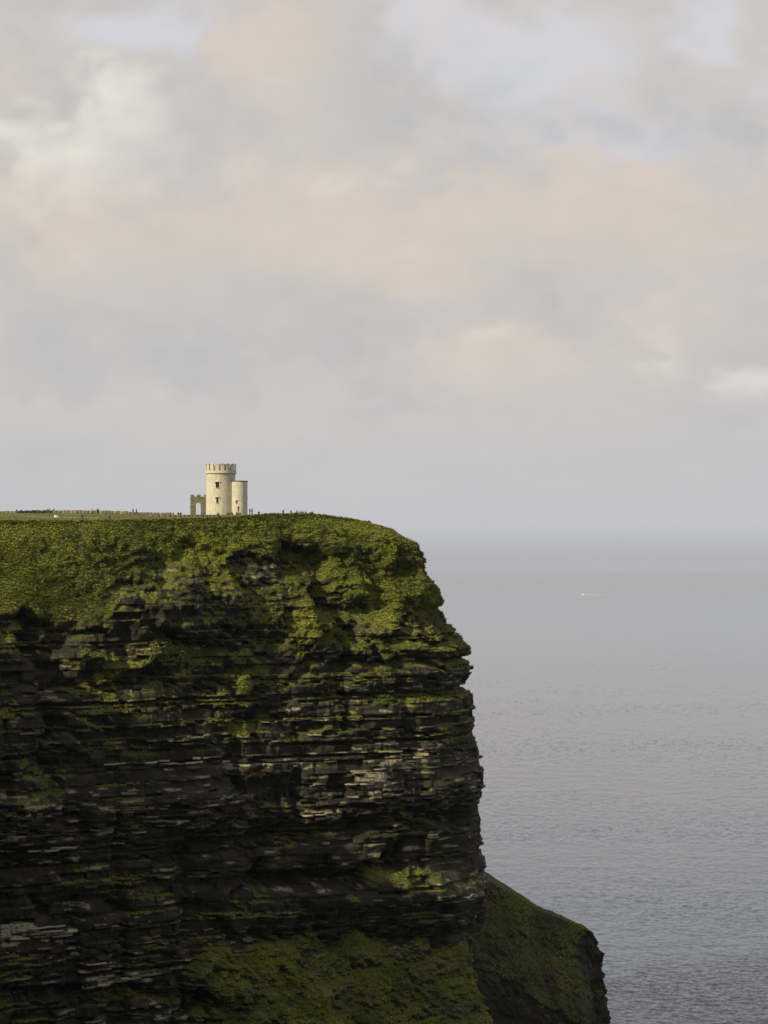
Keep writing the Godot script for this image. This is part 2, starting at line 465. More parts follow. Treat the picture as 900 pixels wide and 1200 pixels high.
func build_cliff(mat: Material):
	plan_columns()
	plan_charts()
	plan_rows()
	var total := ncol * nrow
	grid.resize(total)
	grid_n.resize(total)
	grid_grass.resize(total)
	var tone := PackedFloat32Array()
	tone.resize(total)
	var palev := PackedFloat32Array()
	palev.resize(total)
	# profiles read once per 0.5 m of height
	var prof_end := PackedFloat32Array()
	var prof_face := PackedFloat32Array()
	for i in 900:
		var q := -210.0 + i * 0.25
		prof_end.append((lut(END, LEVEL - q / 0.2208) - 450.0) * 0.2208 + 1.0)
		prof_face.append(lut(FACE, LEVEL - q / 0.2))
	var lip_at := PackedVector3Array()
	for r in nrow:
		var row: Array = rows[r]
		var kind: int = row[0]
		for c in ncol:
			var at := r * ncol + c
			var p := cols_p[c]
			var n := cols_n[c]
			var s := cols_s[c]
			if kind == 2:
				# inland: from the lip toward a line well back from the edge
				var lip := grid[(r - 1 - int(rows[r - 1][0] == 2) * 0) * ncol + c] if false else lip_at[c]
				var f: float = row[1]
				var back := Vector2(p.x - 12.0, 760.0) if s < -20.0 else Vector2(lerpf(cols_p[c].x - 12.0, -60.0, 0.5), 760.0)
				if s >= -60.0:
					back = Vector2(-75.0 + minf(0.0, s) * 0.8, 760.0 + maxf(0.0, s) * 0.35)
				var xx := lerpf(lip.x, back.x, f)
				var dd := lerpf(-lip.z, back.y, f)
				var gone := Vector2(xx - lip.x, dd + lip.z).length()
				var q0 := lip.y - EYE
				var k := ss(0.0, 1.0, clampf(gone / 62.0, 0.0, 1.0)) * 0.5 + clampf(gone / 62.0, 0.0, 1.0) * 0.5
				var hgt := lerpf(q0, plateau(xx), k) + noise_b.get_noise_2d(xx * 4.0, dd * 4.0) * 0.10 * minf(1.0, gone * 0.2)
				grid[at] = Vector3(xx, EYE + hgt, -dd)
				tone[at] = 0.5
				continue
			var q: float = row[1]
			var lip_q := cols_lip[c]
			if kind == 1: q = lerpf(-11.5, lip_q, q)
			else: q += noise_b.get_noise_2d(s * 0.9, 5.0) * 0.9 * ss(-121, -100, q) * ss(-11.5, -16.0, q)
			var iq := clampi(int((q + 210.0) * 4.0), 0, 898)
			var fq := clampf((q + 210.0) * 4.0 - iq, 0.0, 1.0)
			var oe := lerpf(prof_end[iq], prof_end[iq + 1], fq)
			# the slope of the face starts at this column's own lip
			var qf := q + (9.0 - lip_q) * ss(-12.0, lip_q, q)
			var iqf := clampi(int((qf + 210.0) * 4.0), 0, 898)
			var of := prof_face[iqf]
			of = lerpf(of, prof_face[mini(iqf + 1, 899)], clampf((qf + 210.0) * 4.0 - iqf, 0.0, 1.0))
			var w := ss(-42.0, 4.0, s)
			var o := lerpf(of, oe, w)
			var p0 := p + n * o
			var px := MID + FOCAL * p0.x / p0.y
			var py := LEVEL - FOCAL * q / p0.y
			var seen := ss(30.0, 12.0, s)
			var rag := noise_b.get_noise_2d(s * 7.0, q * 7.0 + 500.0)
			var rag2 := noise_b.get_noise_2d(s * 7.0 + 900.0, q * 7.0)
			px += rag * 34.0
			py += rag2 * 22.0
			var near_lip := ss(lip_q, lip_q - 4.0, q)
			var inward := hollow.at(px, py) * (1.35 + 0.55 * ss(-30.0, -60.0, q)) * seen * near_lip
			# the sloping grass mound at the foot
			var mound := ss(228, 285, px + (1200.0 - py) * 0.2) * ss(566, 536, px) * clampf((py - 1094.0) / 106.0, 0.0, 2.0) * seen
			o += inward + mound * 9.0
			# broad relief, then tussocks and broken rock
			var big := noise_a.get_noise_3d(s * 1.6, q * 2.2, 0.0)
			var mid := noise_b.get_noise_3d(s * 6.5, q * 8.0, 40.0)
			var rk := clampf(rocky.at(px, py), 0.0, 1.0) if s < 26.0 else 1.0
			var side := ss(20.0, 2.0, s) * 0.5 + 0.5
			o += (big * 3.2 * side + mid * 1.3 * (0.45 + 0.55 * side)) * near_lip
			var cut := noise_b.get_noise_2d(s * 5.0, q * 0.55 + 300.0)
			o -= ss(0.12, 0.42, cut) * 2.2 * rk * side
			# lumps of turf and broken rock on the upper half
			var upper := maxf(ss(-34.0, -14.0, q), minf(1.0, mound * 3.0)) * near_lip * maxf(minf(1.0, mound * 3.0), ss(-110.0, -70.0, s - 20.0 * ss(-4.0, -16.0, q)))
			var lump := noise_b.get_noise_3d(s * 21.0, q * 24.0, 333.0)
			o += (absf(lump) * 2.4 - 0.5 + noise_a.get_noise_3d(s * 10.0, q * 12.0, 444.0) * 2.2) * upper
			var slump := noise_a.get_noise_3d(s * 3.2, q * 4.6, 150.0)
			o += (absf(slump) * -3.4 + 0.7) * side * near_lip * (0.4 + 0.6 * rk)
			var fine := noise_c.get_noise_3d(s * 22.0, q * 26.0, 9.0)
			o += (fine * 0.42 + noise_c.get_noise_3d(s * 60.0, q * 75.0, 5.0) * 0.3 * rk) * (0.35 + 0.65 * near_lip)
			var h := 0.5
			if row[2] >= 0:
				var bo := bed_out(row[2], s)
				o += bo.x * rk * (0.4 + 0.6 * side) * 1.15
				h = bo.y
			elif kind == 1:
				# vague ledges on the upper slope
				var lay := q * 0.55 + noise_b.get_noise_2d(s * 1.5, 70.0) * 1.2
				o += (absf(lay - floorf(lay) - 0.5) - 0.25) * 1.6 * rk * near_lip
				h = hash2(int(floorf(lay)), int(floorf(s * 0.5)))
			tone[at] = h
			palev[at] = pale.at(px, py) * seen
			grid_grass[at] = green.at(px, py)
			var pos := p + n * o
			var yy := EYE + q
			if kind == 1: yy += fine * 0.12 * near_lip
			grid[at] = Vector3(pos.x, yy, -pos.y)
			if kind == 1 and row[1] >= 1.0: lip_at.append(grid[at])
	# normals from neighbours
	for r in nrow:
		var ra := maxi(r - 1, 0)
		var rb := mini(r + 1, nrow - 1)
		for c in ncol:
			var du := grid[r * ncol + mini(c + 1, ncol - 1)] - grid[r * ncol + maxi(c - 1, 0)]
			var dv := grid[rb * ncol + c] - grid[ra * ncol + c]
			grid_n[r * ncol + c] = du.cross(dv).normalized()
	# colours: grass where it can hold, else stone
	var colours := PackedColorArray()
	colours.resize(total)
	for r in nrow:
		var kind: int = rows[r][0]
		var bed: int = rows[r][2]
		for c in ncol:
			var at := r * ncol + c
			var g := grid[at]
			if kind == 2:
				grid_grass[at] = 2.0
				var m := 0.5 + 0.5 * noise_b.get_noise_2d(g.x * 3.0, g.z * 3.0)
				colours[at] = TURF_A.lerp(TURF_B, m)
				continue
			var ny := grid_n[at].y
			var spread := noise_b.get_noise_3d(g.x * 5.0, g.y * 7.0, g.z * 5.0) * 0.62 + noise_c.get_noise_3d(g.x * 24.0, g.y * 24.0, g.z * 24.0) * 0.30
			var v := grid_grass[at] + spread + (clampf(ny, -0.4, 0.9) - 0.28) * 0.62
			if palev[at] > 0.25: v -= palev[at] * 0.8
			grid_grass[at] = v
			if v > 0.55:
				var m := clampf(0.5 + noise_a.get_noise_3d(g.x * 7.0, g.y * 7.0, g.z * 7.0), 0.0, 1.0)
				var dry := clampf(noise_b.get_noise_3d(g.x * 9.0, g.y * 9.0, g.z * 9.0 + 90.0) * 1.6, 0.0, 1.0)
				var col := TURF_A.lerp(TURF_B, m)
				colours[at] = col.lerp(Color(0.28, 0.245, 0.085), dry * 0.45)
			else:
				var block := tone[at]   # a random tone for each joint-bounded block
				# shale, siltstone and sandstone, about equally dark, change from patch to patch and block to block at random
				var patch := noise_a.get_noise_3d(g.x * 4.0, g.y * 6.0, g.z * 4.0 + 200.0) * 3.0 + block * 3.0
				var col: Color = STONES[posmod(int(patch), 3)]
				var grain := noise_c.get_noise_3d(g.x * 9.0, g.y * 60.0, g.z * 9.0)
				col = col.lerp(Color(0.115, 0.107, 0.064), clampf(grain * 1.5, 0.0, 0.7))
				col = col.lerp(Color(0.010, 0.0095, 0.007), clampf(-grain * 1.6, 0.0, 0.7))
				# patches of moss with their own ragged outline
				if v + noise_c.get_noise_3d(g.x * 45.0, g.y * 45.0, g.z * 45.0) * 0.5 > 0.50: col = col.lerp(Color(0.060, 0.074, 0.018), 0.7)
				var pl := palev[at] + (block - 0.5) * 0.5 + grain * 0.5
				if bed >= 0 and beds[bed].soft: pl -= 0.45
				pl += noise_c.get_noise_3d(g.x * 11.0, g.y * 95.0, g.z * 11.0) * 1.0
				if pl > 0.46: col = col.lerp(Color(0.50, 0.47, 0.32), ss(0.46, 0.56, pl))
				colours[at] = col
	var index := PackedInt32Array()
	index.resize((nrow - 1) * (ncol - 1) * 6)
	var k := 0
	for r in nrow - 1:
		for c in ncol - 1:
			var a := r * ncol + c
			index[k] = a
			index[k + 1] = a + ncol
			index[k + 2] = a + 1
			index[k + 3] = a + 1
			index[k + 4] = a + ncol
			index[k + 5] = a + ncol + 1
			k += 6
	var arr := []
	arr.resize(Mesh.ARRAY_MAX)
	arr[Mesh.ARRAY_VERTEX] = grid
	arr[Mesh.ARRAY_NORMAL] = grid_n
	arr[Mesh.ARRAY_COLOR] = colours
	arr[Mesh.ARRAY_INDEX] = index
	var me := ArrayMesh.new()
	me.add_surface_from_arrays(Mesh.PRIMITIVE_TRIANGLES, arr)
	cliff = put("cliff", me, mat)
	tag(cliff, "tall layered sea cliff with grassy top and dark ledges below", "cliff", "", "structure")

func _ready():
	# ---------------- camera, sky, sun, exposure
	noise_a.seed = 11
	noise_a.frequency = 0.01
	noise_a.fractal_octaves = 3
	noise_b.seed = 23
	noise_b.frequency = 0.01
	noise_b.fractal_octaves = 4
	noise_c.seed = 37
	noise_c.frequency = 0.01
	noise_c.fractal_octaves = 3
	var cam := Camera3D.new()
	cam.name = "camera"
	add_child(cam)
	cam.position = Vector3(0, EYE, 0)
	cam.rotation = Vector3(atan((LEVEL - 600.0) / FOCAL), 0, 0)
	cam.fov = rad_to_deg(2.0 * atan(600.0 / FOCAL))
	cam.near = 1.0
	cam.far = 200000.0
	cam.current = true
	var env := Environment.new()
	env.background_mode = Environment.BG_SKY
	env.sky = make_sky()
	env.tonemap_mode = Environment.TONE_MAPPER_LINEAR
	env.tonemap_exposure = 1.0
	env.fog_enabled = true
	env.fog_density = 0.00001
	env.fog_light_color = Color(0.870, 0.918, 1.0)
	env.sdfgi_enabled = true
	env.ssao_enabled = true
	env.ssil_enabled = true
	var we := WorldEnvironment.new()
	we.name = "environment"
	we.environment = env
	add_child(we)
	var sun := DirectionalLight3D.new()
	sun.name = "sun"
	add_child(sun)
	sun.light_energy = 1.6
	sun.light_color = Color(1.0, 0.92, 0.76)
	sun.light_angular_distance = 0.6
	sun.shadow_enabled = true
	sun.look_at_from_position(Vector3(-0.76, 0.52, 0.57) * 100.0, Vector3.ZERO)
	print("sky ", Time.get_ticks_msec())
	# ---------------- large structure
	var land := StandardMaterial3D.new()
	land.vertex_color_use_as_albedo = true
	land.roughness = 0.95
	land.albedo_texture = grey_noise(5, 0.022, 0.30, 1.0)
	land.uv1_triplanar = true
	land.uv1_world_triplanar = true
	land.uv1_scale = Vector3(0.09, 0.35, 0.09)
	build_cliff(land)
	print("cliff ", ncol, " x ", nrow, " ", Time.get_ticks_msec())
	build_near_coast(land)
	var grass_mat := StandardMaterial3D.new()
	grass_mat.vertex_color_use_as_albedo = true
	grass_mat.roughness = 0.9
	grass_mat.backlight = Color(0.5, 0.54, 0.14)
	tuft = tuft_mesh()
	cliff_grass(grass_mat)
	cliff_slabs()
	build_buttress(land, grass_mat)
	print("grass ", Time.get_ticks_msec())
	build_sea()
	print("sea ", Time.get_ticks_msec())
	# ---------------- objects
	build_tower()
	build_arch()
	build_walls()
	build_people()
	build_small_things()
	build_boat()
	print("done ", Time.get_ticks_msec())

func build_sea():
	var m := plain(Color(0.030, 0.058, 0.115), 0.11)
	var v := PackedVector3Array()
	var idx := PackedInt32Array()
	# rings about the foot of the viewpoint, tighter near the coast; the waves are shaped in world metres
	var dist := PackedFloat32Array([20.0, 200.0, 500.0])
	var dip := EYE / 720.0
	while dip > EYE / 7000.0:
		dist.append(EYE / dip)
		dip -= lerpf(0.00040, 0.00022, ss(0.08, 0.26, dip))
	var d := 7200.0
	while d < 62000.0:
		dist.append(d)
		d *= 1.04
	var ang := PackedFloat32Array()
	var a := -180.0
	while a < 180.0:
		ang.append(a)
		a += 0.026 if a > 0.5 and a < 11.3 else (0.12 if a > -13.0 and a < 15.0 else 4.0)
	ang.append(180.0)
	var na := ang.size()
	for i in dist.size():
		var fade := ss(16000.0, 5000.0, dist[i]) if dist[i] > 600.0 else 0.0
		for j in na:
			var t := deg_to_rad(ang[j])
			var x := sin(t) * dist[i]
			var z := -cos(t) * dist[i]
			var y := 0.0
			if fade > 0.0 and ang[j] > -13.0 and ang[j] < 15.0:
				var u := x * 0.985 + z * 0.17
				var w := -x * 0.17 + z * 0.985
				# gusts roughen the water in broad patches
				var gust := (1.0 + 0.8 * noise_a.get_noise_2d(x * 0.15, z * 0.3)) * (1.0 + 1.1 * ss(950.0, 2600.0, dist[i]))
				y = (noise_a.get_noise_2d(u * 1.6, w * 3.4) * 0.35 + noise_b.get_noise_2d(u * 9.0, w * 20.0) * 0.4 * gust + noise_c.get_noise_2d(u * 30.0, w * 58.0) * 0.2 * gust) * fade
			v.append(Vector3(x, y - dist[i] * dist[i] / 12742000.0, z))
	for i in dist.size() - 1:
		for j in na - 1:
			var p := i * na + j
			idx.append_array(PackedInt32Array([p, p + na, p + 1, p + 1, p + na, p + na + 1]))
	var vn := PackedVector3Array()
	vn.resize(v.size())
	for i in dist.size():
		for j in na:
			var du := v[i * na + mini(j + 1, na - 1)] - v[i * na + maxi(j - 1, 0)]
			var dv := v[mini(i + 1, dist.size() - 1) * na + j] - v[maxi(i - 1, 0) * na + j]
			var n := du.cross(dv).normalized()
			vn[i * na + j] = n if n.y > 0.0 else -n
	var arr := []
	arr.resize(Mesh.ARRAY_MAX)
	arr[Mesh.ARRAY_VERTEX] = v
	arr[Mesh.ARRAY_NORMAL] = vn
	arr[Mesh.ARRAY_INDEX] = idx
	var me := ArrayMesh.new()
	me.add_surface_from_arrays(Mesh.PRIMITIVE_TRIANGLES, arr)
	print("sea verts ", v.size())
	tag(put("sea", me, m), "grey rippled open sea fading into haze at the horizon", "sea", "", "structure")

# ------------------------------------------------------------------ grass
var tuft: ArrayMesh

func tuft_mesh() -> ArrayMesh:
	var rng := RandomNumberGenerator.new()
	rng.seed = 5
	var st := SurfaceTool.new()
	st.begin(Mesh.PRIMITIVE_TRIANGLES)
	for i in 9:
		var a := TAU * i / 9.0 + rng.randf_range(-0.3, 0.3)
		var out := Vector3(cos(a), 0, sin(a))
		var side := Vector3(-sin(a), 0, cos(a)) * rng.randf_range(0.06, 0.11)
		var foot := out * rng.randf_range(0.0, 0.14) + Vector3(0, -0.12, 0)
		var knee := foot + out * rng.randf_range(0.08, 0.2) + Vector3(0, rng.randf_range(0.28, 0.46), 0)
		var tip := knee + out * rng.randf_range(0.14, 0.34) + Vector3(0, rng.randf_range(-0.05, 0.2), 0)
		for t in [[foot - side, knee - side, foot + side], [foot + side, knee - side, knee + side], [knee - side, tip, knee + side]]:
			for p in t: st.add_vertex(p)
	st.generate_normals()
	return st.commit()

func grass_colour(g: Vector3, rng: RandomNumberGenerator) -> Color:
	var m := clampf(0.5 + noise_a.get_noise_3d(g.x * 7.0, g.y * 7.0, g.z * 7.0) * 0.9 + rng.randf_range(-0.35, 0.35), 0.0, 1.0)
	var c := TURF_A.lerp(TURF_B, m)
	var dry := clampf(noise_b.get_noise_3d(g.x * 9.0, g.y * 9.0, g.z * 9.0 + 90.0) * 1.5 + rng.randf_range(-0.25, 0.25), 0.0, 1.0)
	return c.lerp(Color(0.28, 0.245, 0.085), dry * 0.45)

func grass_object(called: String, label: String, places: Array, colours: PackedColorArray, mat: Material):
	var mm := MultiMesh.new()
	mm.transform_format = MultiMesh.TRANSFORM_3D
	mm.use_colors = true
	mm.mesh = tuft
	mm.instance_count = places.size()
	for i in places.size():
		mm.set_instance_transform(i, places[i])
		mm.set_instance_color(i, colours[i])
	var o := MultiMeshInstance3D.new()
	o.name = numbered(called)
	o.multimesh = mm
	o.material_override = mat
	add_child(o)
	tag(o, label, "grass", "", "stuff")
	print(called, " ", places.size())

func tuft_place(g: Vector3, n: Vector3, size: float, rng: RandomNumberGenerator) -> Transform3D:
	var up := (Vector3.UP * 0.75 + n * 0.55).normalized()
	var b := Basis(Quaternion(Vector3.UP, up)) * Basis(Vector3.UP, rng.randf() * TAU)
	return Transform3D(b.scaled(Vector3(size, size, size) * Vector3(1.0, rng.randf_range(0.7, 1.25), 1.0)), g)

func cliff_grass(mat: Material):
	var rng := RandomNumberGenerator.new()
	rng.seed = 90
	var places := []
	var colours := PackedColorArray()
	for r in nrow:
		var kind: int = rows[r][0]
		if rows[r][0] == 0 and rows[r][2] < 0: continue
		for c in ncol:
			var s := cols_s[c]
			if s < -125.0 or s > 32.0: continue
			var at := r * ncol + c
			if grid_grass[at] < 0.62: continue
			var g := grid[at]
			if kind == 2:
				var gone: float = rows[r][1] * 250.0
				if gone > 12.0 and rng.randf() < 0.75: continue
				if gone > 60.0: continue
				places.append(tuft_place(g + Vector3(rng.randf_range(-0.3, 0.3), 0, rng.randf_range(-0.3, 0.3)), Vector3.UP, rng.randf_range(0.25, 0.45), rng))
				colours.append(grass_colour(g, rng))
				continue
			var p := 0.55 if kind == 1 else 0.36
			if s > 0.0: p *= 0.6
			if rng.randf() > p: continue
			var size := rng.randf_range(0.4, 0.9) * clampf(0.6 + (grid_grass[at] - 0.62) * 1.2, 0.55, 1.15)
			places.append(tuft_place(g, grid_n[at], size, rng))
			colours.append(grass_colour(g, rng))
	grass_object("cliff_grass", "rough green and yellow grass growing over the cliff top and ledges", places, colours, mat)

# ------------------------------------------------------------------ slabs of stone that stand out of the face one by one
func slab_mesh(seed_: int) -> ArrayMesh:
	var rng := RandomNumberGenerator.new()
	rng.seed = seed_
	var st := SurfaceTool.new()
	st.begin(Mesh.PRIMITIVE_TRIANGLES)
	# a ring of six points, top and bottom, chamfered at the rim: broken flagstone
	var ring := [Vector2(-0.5, -0.5), Vector2(0.48, -0.5), Vector2(0.52, 0.1), Vector2(0.3, 0.45), Vector2(-0.1, 0.52), Vector2(-0.48, 0.36)]
	var lay := []
	for l in 4:
		var pts := []
		for i in 6:
			var p: Vector2 = ring[i]
			var j := RandomNumberGenerator.new()
			j.seed = seed_ * 31 + i
			p += Vector2(j.randf_range(-0.08, 0.08), j.randf_range(-0.06, 0.06))
			if l == 0 or l == 3: p *= 0.93
			pts.append(Vector3(p.x, [-0.5, -0.36, 0.38, 0.5][l] + rng.randf_range(-0.05, 0.05), p.y))
		lay.append(pts)
	for l in 3:
		for i in 6:
			var a: Vector3 = lay[l][i]
			var b: Vector3 = lay[l][(i + 1) % 6]
			var c: Vector3 = lay[l + 1][i]
			var e: Vector3 = lay[l + 1][(i + 1) % 6]
			for p in [a, b, c, b, e, c]: st.add_vertex(p)
	for i in range(1, 5):
		for p in [lay[3][0], lay[3][i], lay[3][i + 1]]: st.add_vertex(p)
		for p in [lay[0][0], lay[0][i + 1], lay[0][i]]: st.add_vertex(p)
	st.generate_normals()
	return st.commit()

func cliff_slabs():
	var rng := RandomNumberGenerator.new()
	rng.seed = 41
	var shapes := []
	for i in 6: shapes.append(slab_mesh(100 + i))
	var grain := grey_noise(9, 0.03, 0.45, 1.0)
	var mats := []
	for c in [Color(0.036, 0.033, 0.022), Color(0.062, 0.057, 0.036), Color(0.105, 0.098, 0.060), Color(0.48, 0.45, 0.30), Color(0.58, 0.55, 0.38)]:
		var m := plain(c, 0.9)
		m.albedo_texture = grain
		m.uv1_triplanar = true
		m.uv1_world_triplanar = true
		m.uv1_scale = Vector3(0.22, 0.9, 0.22)
		mats.append(m)
	var made := 0
	var tries := 0
	while made < 290 and tries < 60000:
		tries += 1
		var r := rng.randi_range(0, nrow - 1)
		if rows[r][0] != 0 or rows[r][2] < 0 or beds[rows[r][2]].soft: continue
		var c := rng.randi_range(0, ncol - 1)
		var s := cols_s[c]
		if s < -112.0 or s > 22.0: continue
		var at := r * ncol + c
		if grid_grass[at] > 0.5: continue
		var g := grid[at]
		var px := MID + FOCAL * g.x / -g.z
		var py := LEVEL - FOCAL * (g.y - EYE) / -g.z
		if py < 745 or py > 1205 or px < -6: continue
		var pl := pale.at(px, py)
		if rng.randf() > 0.07 + pl * 2.2: continue
		var bed: Dictionary = beds[rows[r][2]]
		var size := Vector3(rng.randf_range(1.8, 4.2) if pl < 0.3 else rng.randf_range(1.8, 5.5), minf(bed.thick * 0.8, rng.randf_range(0.3, 0.75)) if pl < 0.3 else rng.randf_range(0.2, 0.5), rng.randf_range(1.3, 2.0))
		var n := cols_n[c]
		var yaw := atan2(n.x, -n.y) + rng.randf_range(-0.12, 0.12)
		var k := 0
		if pl > 0.3: k = 3 + int(rng.randf() < 0.65)
		elif rng.randf() < 0.02: k = 3
		else: k = rng.randi_range(0, 2)
		var o := put("rock_slab", shapes[rng.randi_range(0, 5)], mats[k], cliff)
		o.transform = Transform3D((Basis(Vector3.UP, yaw) * Basis(Vector3.FORWARD, rng.randf_range(-0.03, 0.03))).scaled_local(size), g - Vector3(n.x, 0, -n.y) * rng.randf_range(0.3, 0.65))
		made += 1
	print("slabs ", made)

# ------------------------------------------------------------------ the lower spur behind the headland's foot
func build_buttress(mat: Material, grass_mat: Material):
	var pts := PackedVector2Array()
	var nrm := PackedVector2Array()
	var ss_ := PackedFloat32Array()
	var t0 := Vector2(cos(0.21), sin(0.21))
	var n0 := Vector2(sin(0.21), -cos(0.21))
	var centre := Vector2(54.5, 566.0)
	var x := -62.0
	while x < 0.0:
		pts.append(centre + n0 * 3.0 + t0 * x)
		nrm.append(n0)
		ss_.append(x)
		x += 0.4
	var a := 0.21
	while a < 2.75:
		var n := Vector2(sin(a), -cos(a))
		pts.append(centre + n * 3.0)
		nrm.append(n)
		ss_.append((a - 0.21) * 9.0)
		a += 0.03
	var t1 := Vector2(cos(2.75), sin(2.75))
	x = 0.5
	while x < 75.0:
		pts.append(centre + Vector2(sin(2.75), -cos(2.75)) * 3.0 + t1 * x)
		nrm.append(Vector2(sin(2.75), -cos(2.75)))
		ss_.append(23.0 + x)
		x += 1.2
	var nc := pts.size()
	var ridge := [[-10, -66.0], [15, -80.0], [28.4, -88.5], [37, -93.4], [41.6, -96.6], [49.7, -100.0], [55.5, -102.6], [58.5, -104.4], [64, -106.0]]
	var nr := 190
	var v := PackedVector3Array()
	var grassy := PackedFloat32Array()
	for r in nr:
		var f := float(r) / (nr - 1)
		for c in nc:
			var p := pts[c]
			var s := ss_[c]
			var top := lut(ridge, p.x) - ss(6.0, 20.0, s) * 7.0
			if r >= nr - 8:
				# over the crest to the middle of the ridge
				var g: float = (r - (nr - 9)) / 8.0
				var mid := Vector2(clampf(p.x, -8.0, 54.5), 569.0 + maxf(0.0, 54.5 - p.x) * 0.21)
				var e := p.lerp(mid, g)
				v.append(Vector3(e.x, EYE + lut(ridge, minf(e.x, 58.5)) - ss(6.0, 20.0, s) * 7.0 * (1.0 - g) - 0.4 * g + noise_b.get_noise_2d(e.x * 12.0, e.y * 12.0) * 0.6, -e.y))
				grassy.append(1.0)
				continue
			var h: float = r / float(nr - 9)
			# depth below the crest, finer near the top
			var depth: float = 40.0 * (1.0 - h) / 0.9 if h > 0.1 else 40.0 + 65.0 * (0.1 - h) / 0.1
			var q := top - depth
			var end := ss(-6.0, 3.0, s)
			var front := lut([[0, 0.0], [6, 3.2], [14, 8.5], [24, 14.0], [34, 17.0], [60, 21.0], [105, 30.0]], depth)
			var tip := lut([[0, 0.0], [3, 0.6], [4, 1.6], [9, 1.0], [10, 1.9], [14, 2.0], [20, 2.8], [30, 3.6], [105, 12.0]], depth)
			var o := lerpf(front, tip, end)
			var rock := maxf(ss(19.0, 27.0, depth + noise_b.get_noise_2d(s * 4.0, 3.0) * 12.0), end)
			o += noise_a.get_noise_3d(s * 4.0, q * 4.0, 77.0) * 2.4 * (1.0 - end * 0.7) * ss(0.0, 6.0, depth)
			o += (noise_b.get_noise_3d(s * 14.0, q * 14.0, 17.0) * 1.6 + absf(noise_b.get_noise_3d(s * 26.0, q * 26.0, 87.0)) * 1.6) * ss(0.0, 3.0, depth)
			var lay := q * 0.62 + noise_b.get_noise_2d(s * 2.0, 9.0) * 0.8
			o += (hash2(floori(lay), 3) - 0.5) * 1.5 * rock
			o += (hash2(floori(lay), floori(s * 0.5)) - 0.5) * 0.6 * rock
			v.append(Vector3(p.x + nrm[c].x * o, EYE + q, -(p.y + nrm[c].y * o)))
			grassy.append(1.0 - rock)
	var vn := PackedVector3Array()
	var col := PackedColorArray()
	vn.resize(v.size())
	col.resize(v.size())
	var rng := RandomNumberGenerator.new()
	rng.seed = 8
	var places := []
	var tints := PackedColorArray()
	for r in nr:
		for c in nc:
			var at := r * nc + c
			var du := v[r * nc + mini(c + 1, nc - 1)] - v[r * nc + maxi(c - 1, 0)]
			var dv := v[mini(r + 1, nr - 1) * nc + c] - v[maxi(r - 1, 0) * nc + c]
			vn[at] = du.cross(dv).normalized()
			var g := v[at]
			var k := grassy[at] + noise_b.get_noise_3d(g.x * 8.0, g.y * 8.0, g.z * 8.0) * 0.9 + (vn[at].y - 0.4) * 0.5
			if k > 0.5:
				col[at] = Color(0.050, 0.046, 0.024).lerp(TURF_A, clampf(0.5 + noise_a.get_noise_3d(g.x * 9.0, g.y * 9.0, g.z * 9.0), 0, 1))  # ground browned and darkened below the turf colours to carry the spur's shade
				if ss_[c] < 18.0 and g.y > EYE - 135.0:
					for i in 2:
						if rng.randf() < 0.3 + 0.6 * noise_b.get_noise_3d(g.x * 11.0, g.y * 11.0, g.z * 11.0):
							var e := g + du * rng.randf_range(-0.5, 0.5) + dv * rng.randf_range(-0.5, 0.5)
							places.append(tuft_place(e, vn[at], rng.randf_range(0.28, 0.6), rng))
							var t := grass_colour(g, rng)
							tints.append(t)
			else:
				var gr := noise_c.get_noise_3d(g.x * 9.0, g.y * 60.0, g.z * 9.0)
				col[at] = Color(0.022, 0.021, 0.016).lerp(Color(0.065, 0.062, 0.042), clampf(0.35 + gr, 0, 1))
	var index := PackedInt32Array()
	for r in nr - 1:
		for c in nc - 1:
			var p := r * nc + c
			index.append_array(PackedInt32Array([p, p + nc, p + 1, p + 1, p + nc, p + nc + 1]))
	var arr := []
	arr.resize(Mesh.ARRAY_MAX)
	arr[Mesh.ARRAY_VERTEX] = v
	arr[Mesh.ARRAY_NORMAL] = vn
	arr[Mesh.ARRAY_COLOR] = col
	arr[Mesh.ARRAY_INDEX] = index
	var me := ArrayMesh.new()
	me.add_surface_from_arrays(Mesh.PRIMITIVE_TRIANGLES, arr)
	tag(put("lower_headland", me, mat), "low grassy spur with ground colour darkened for shade running out to sea at the foot of the cliff", "headland", "", "structure")
	grass_object("headland_grass", "thinned green grass over the shade-darkened ground of the low spur", places, tints, grass_mat)

# ------------------------------------------------------------------ ground under a spot on the cliff top
func ground(x: float, dist: float) -> float:
	var best := 1e18
	var y := EYE + 10.8
	for r in nrow:
		if rows[r][0] == 0 or (rows[r][0] == 1 and rows[r][1] < 0.93): continue
		for c in range(0, ncol, 3):
			var g := grid[r * ncol + c]
			var d := (g.x - x) * (g.x - x) + (g.z + dist) * (g.z + dist)
			if d < best:
				best = d
				y = g.y
	return y

func stand(px: float, dist: float) -> Vector3:
	var x := (px - MID) / FOCAL * dist
	return Vector3(x, ground(x, dist), -dist)

# ------------------------------------------------------------------ solids
func quad(st: SurfaceTool, a: Vector3, b: Vector3, c: Vector3, d: Vector3):
	for p in [a, b, c, a, c, d]: st.add_vertex(p)

func add_box(st: SurfaceTool, at: Vector3, size: Vector3, turn := 0.0):
	var h := size * 0.5
	var b := Basis(Vector3.UP, turn)
	var p := []
	for i in 8: p.append(at + b * Vector3(h.x * (1 if i & 1 else -1), h.y * (1 if i & 2 else -1), h.z * (1 if i & 4 else -1)))
	quad(st, p[0], p[2], p[3], p[1])
	quad(st, p[5], p[7], p[6], p[4])
	quad(st, p[4], p[6], p[2], p[0])
	quad(st, p[1], p[3], p[7], p[5])
	quad(st, p[2], p[6], p[7], p[3])
	quad(st, p[4], p[0], p[1], p[5])

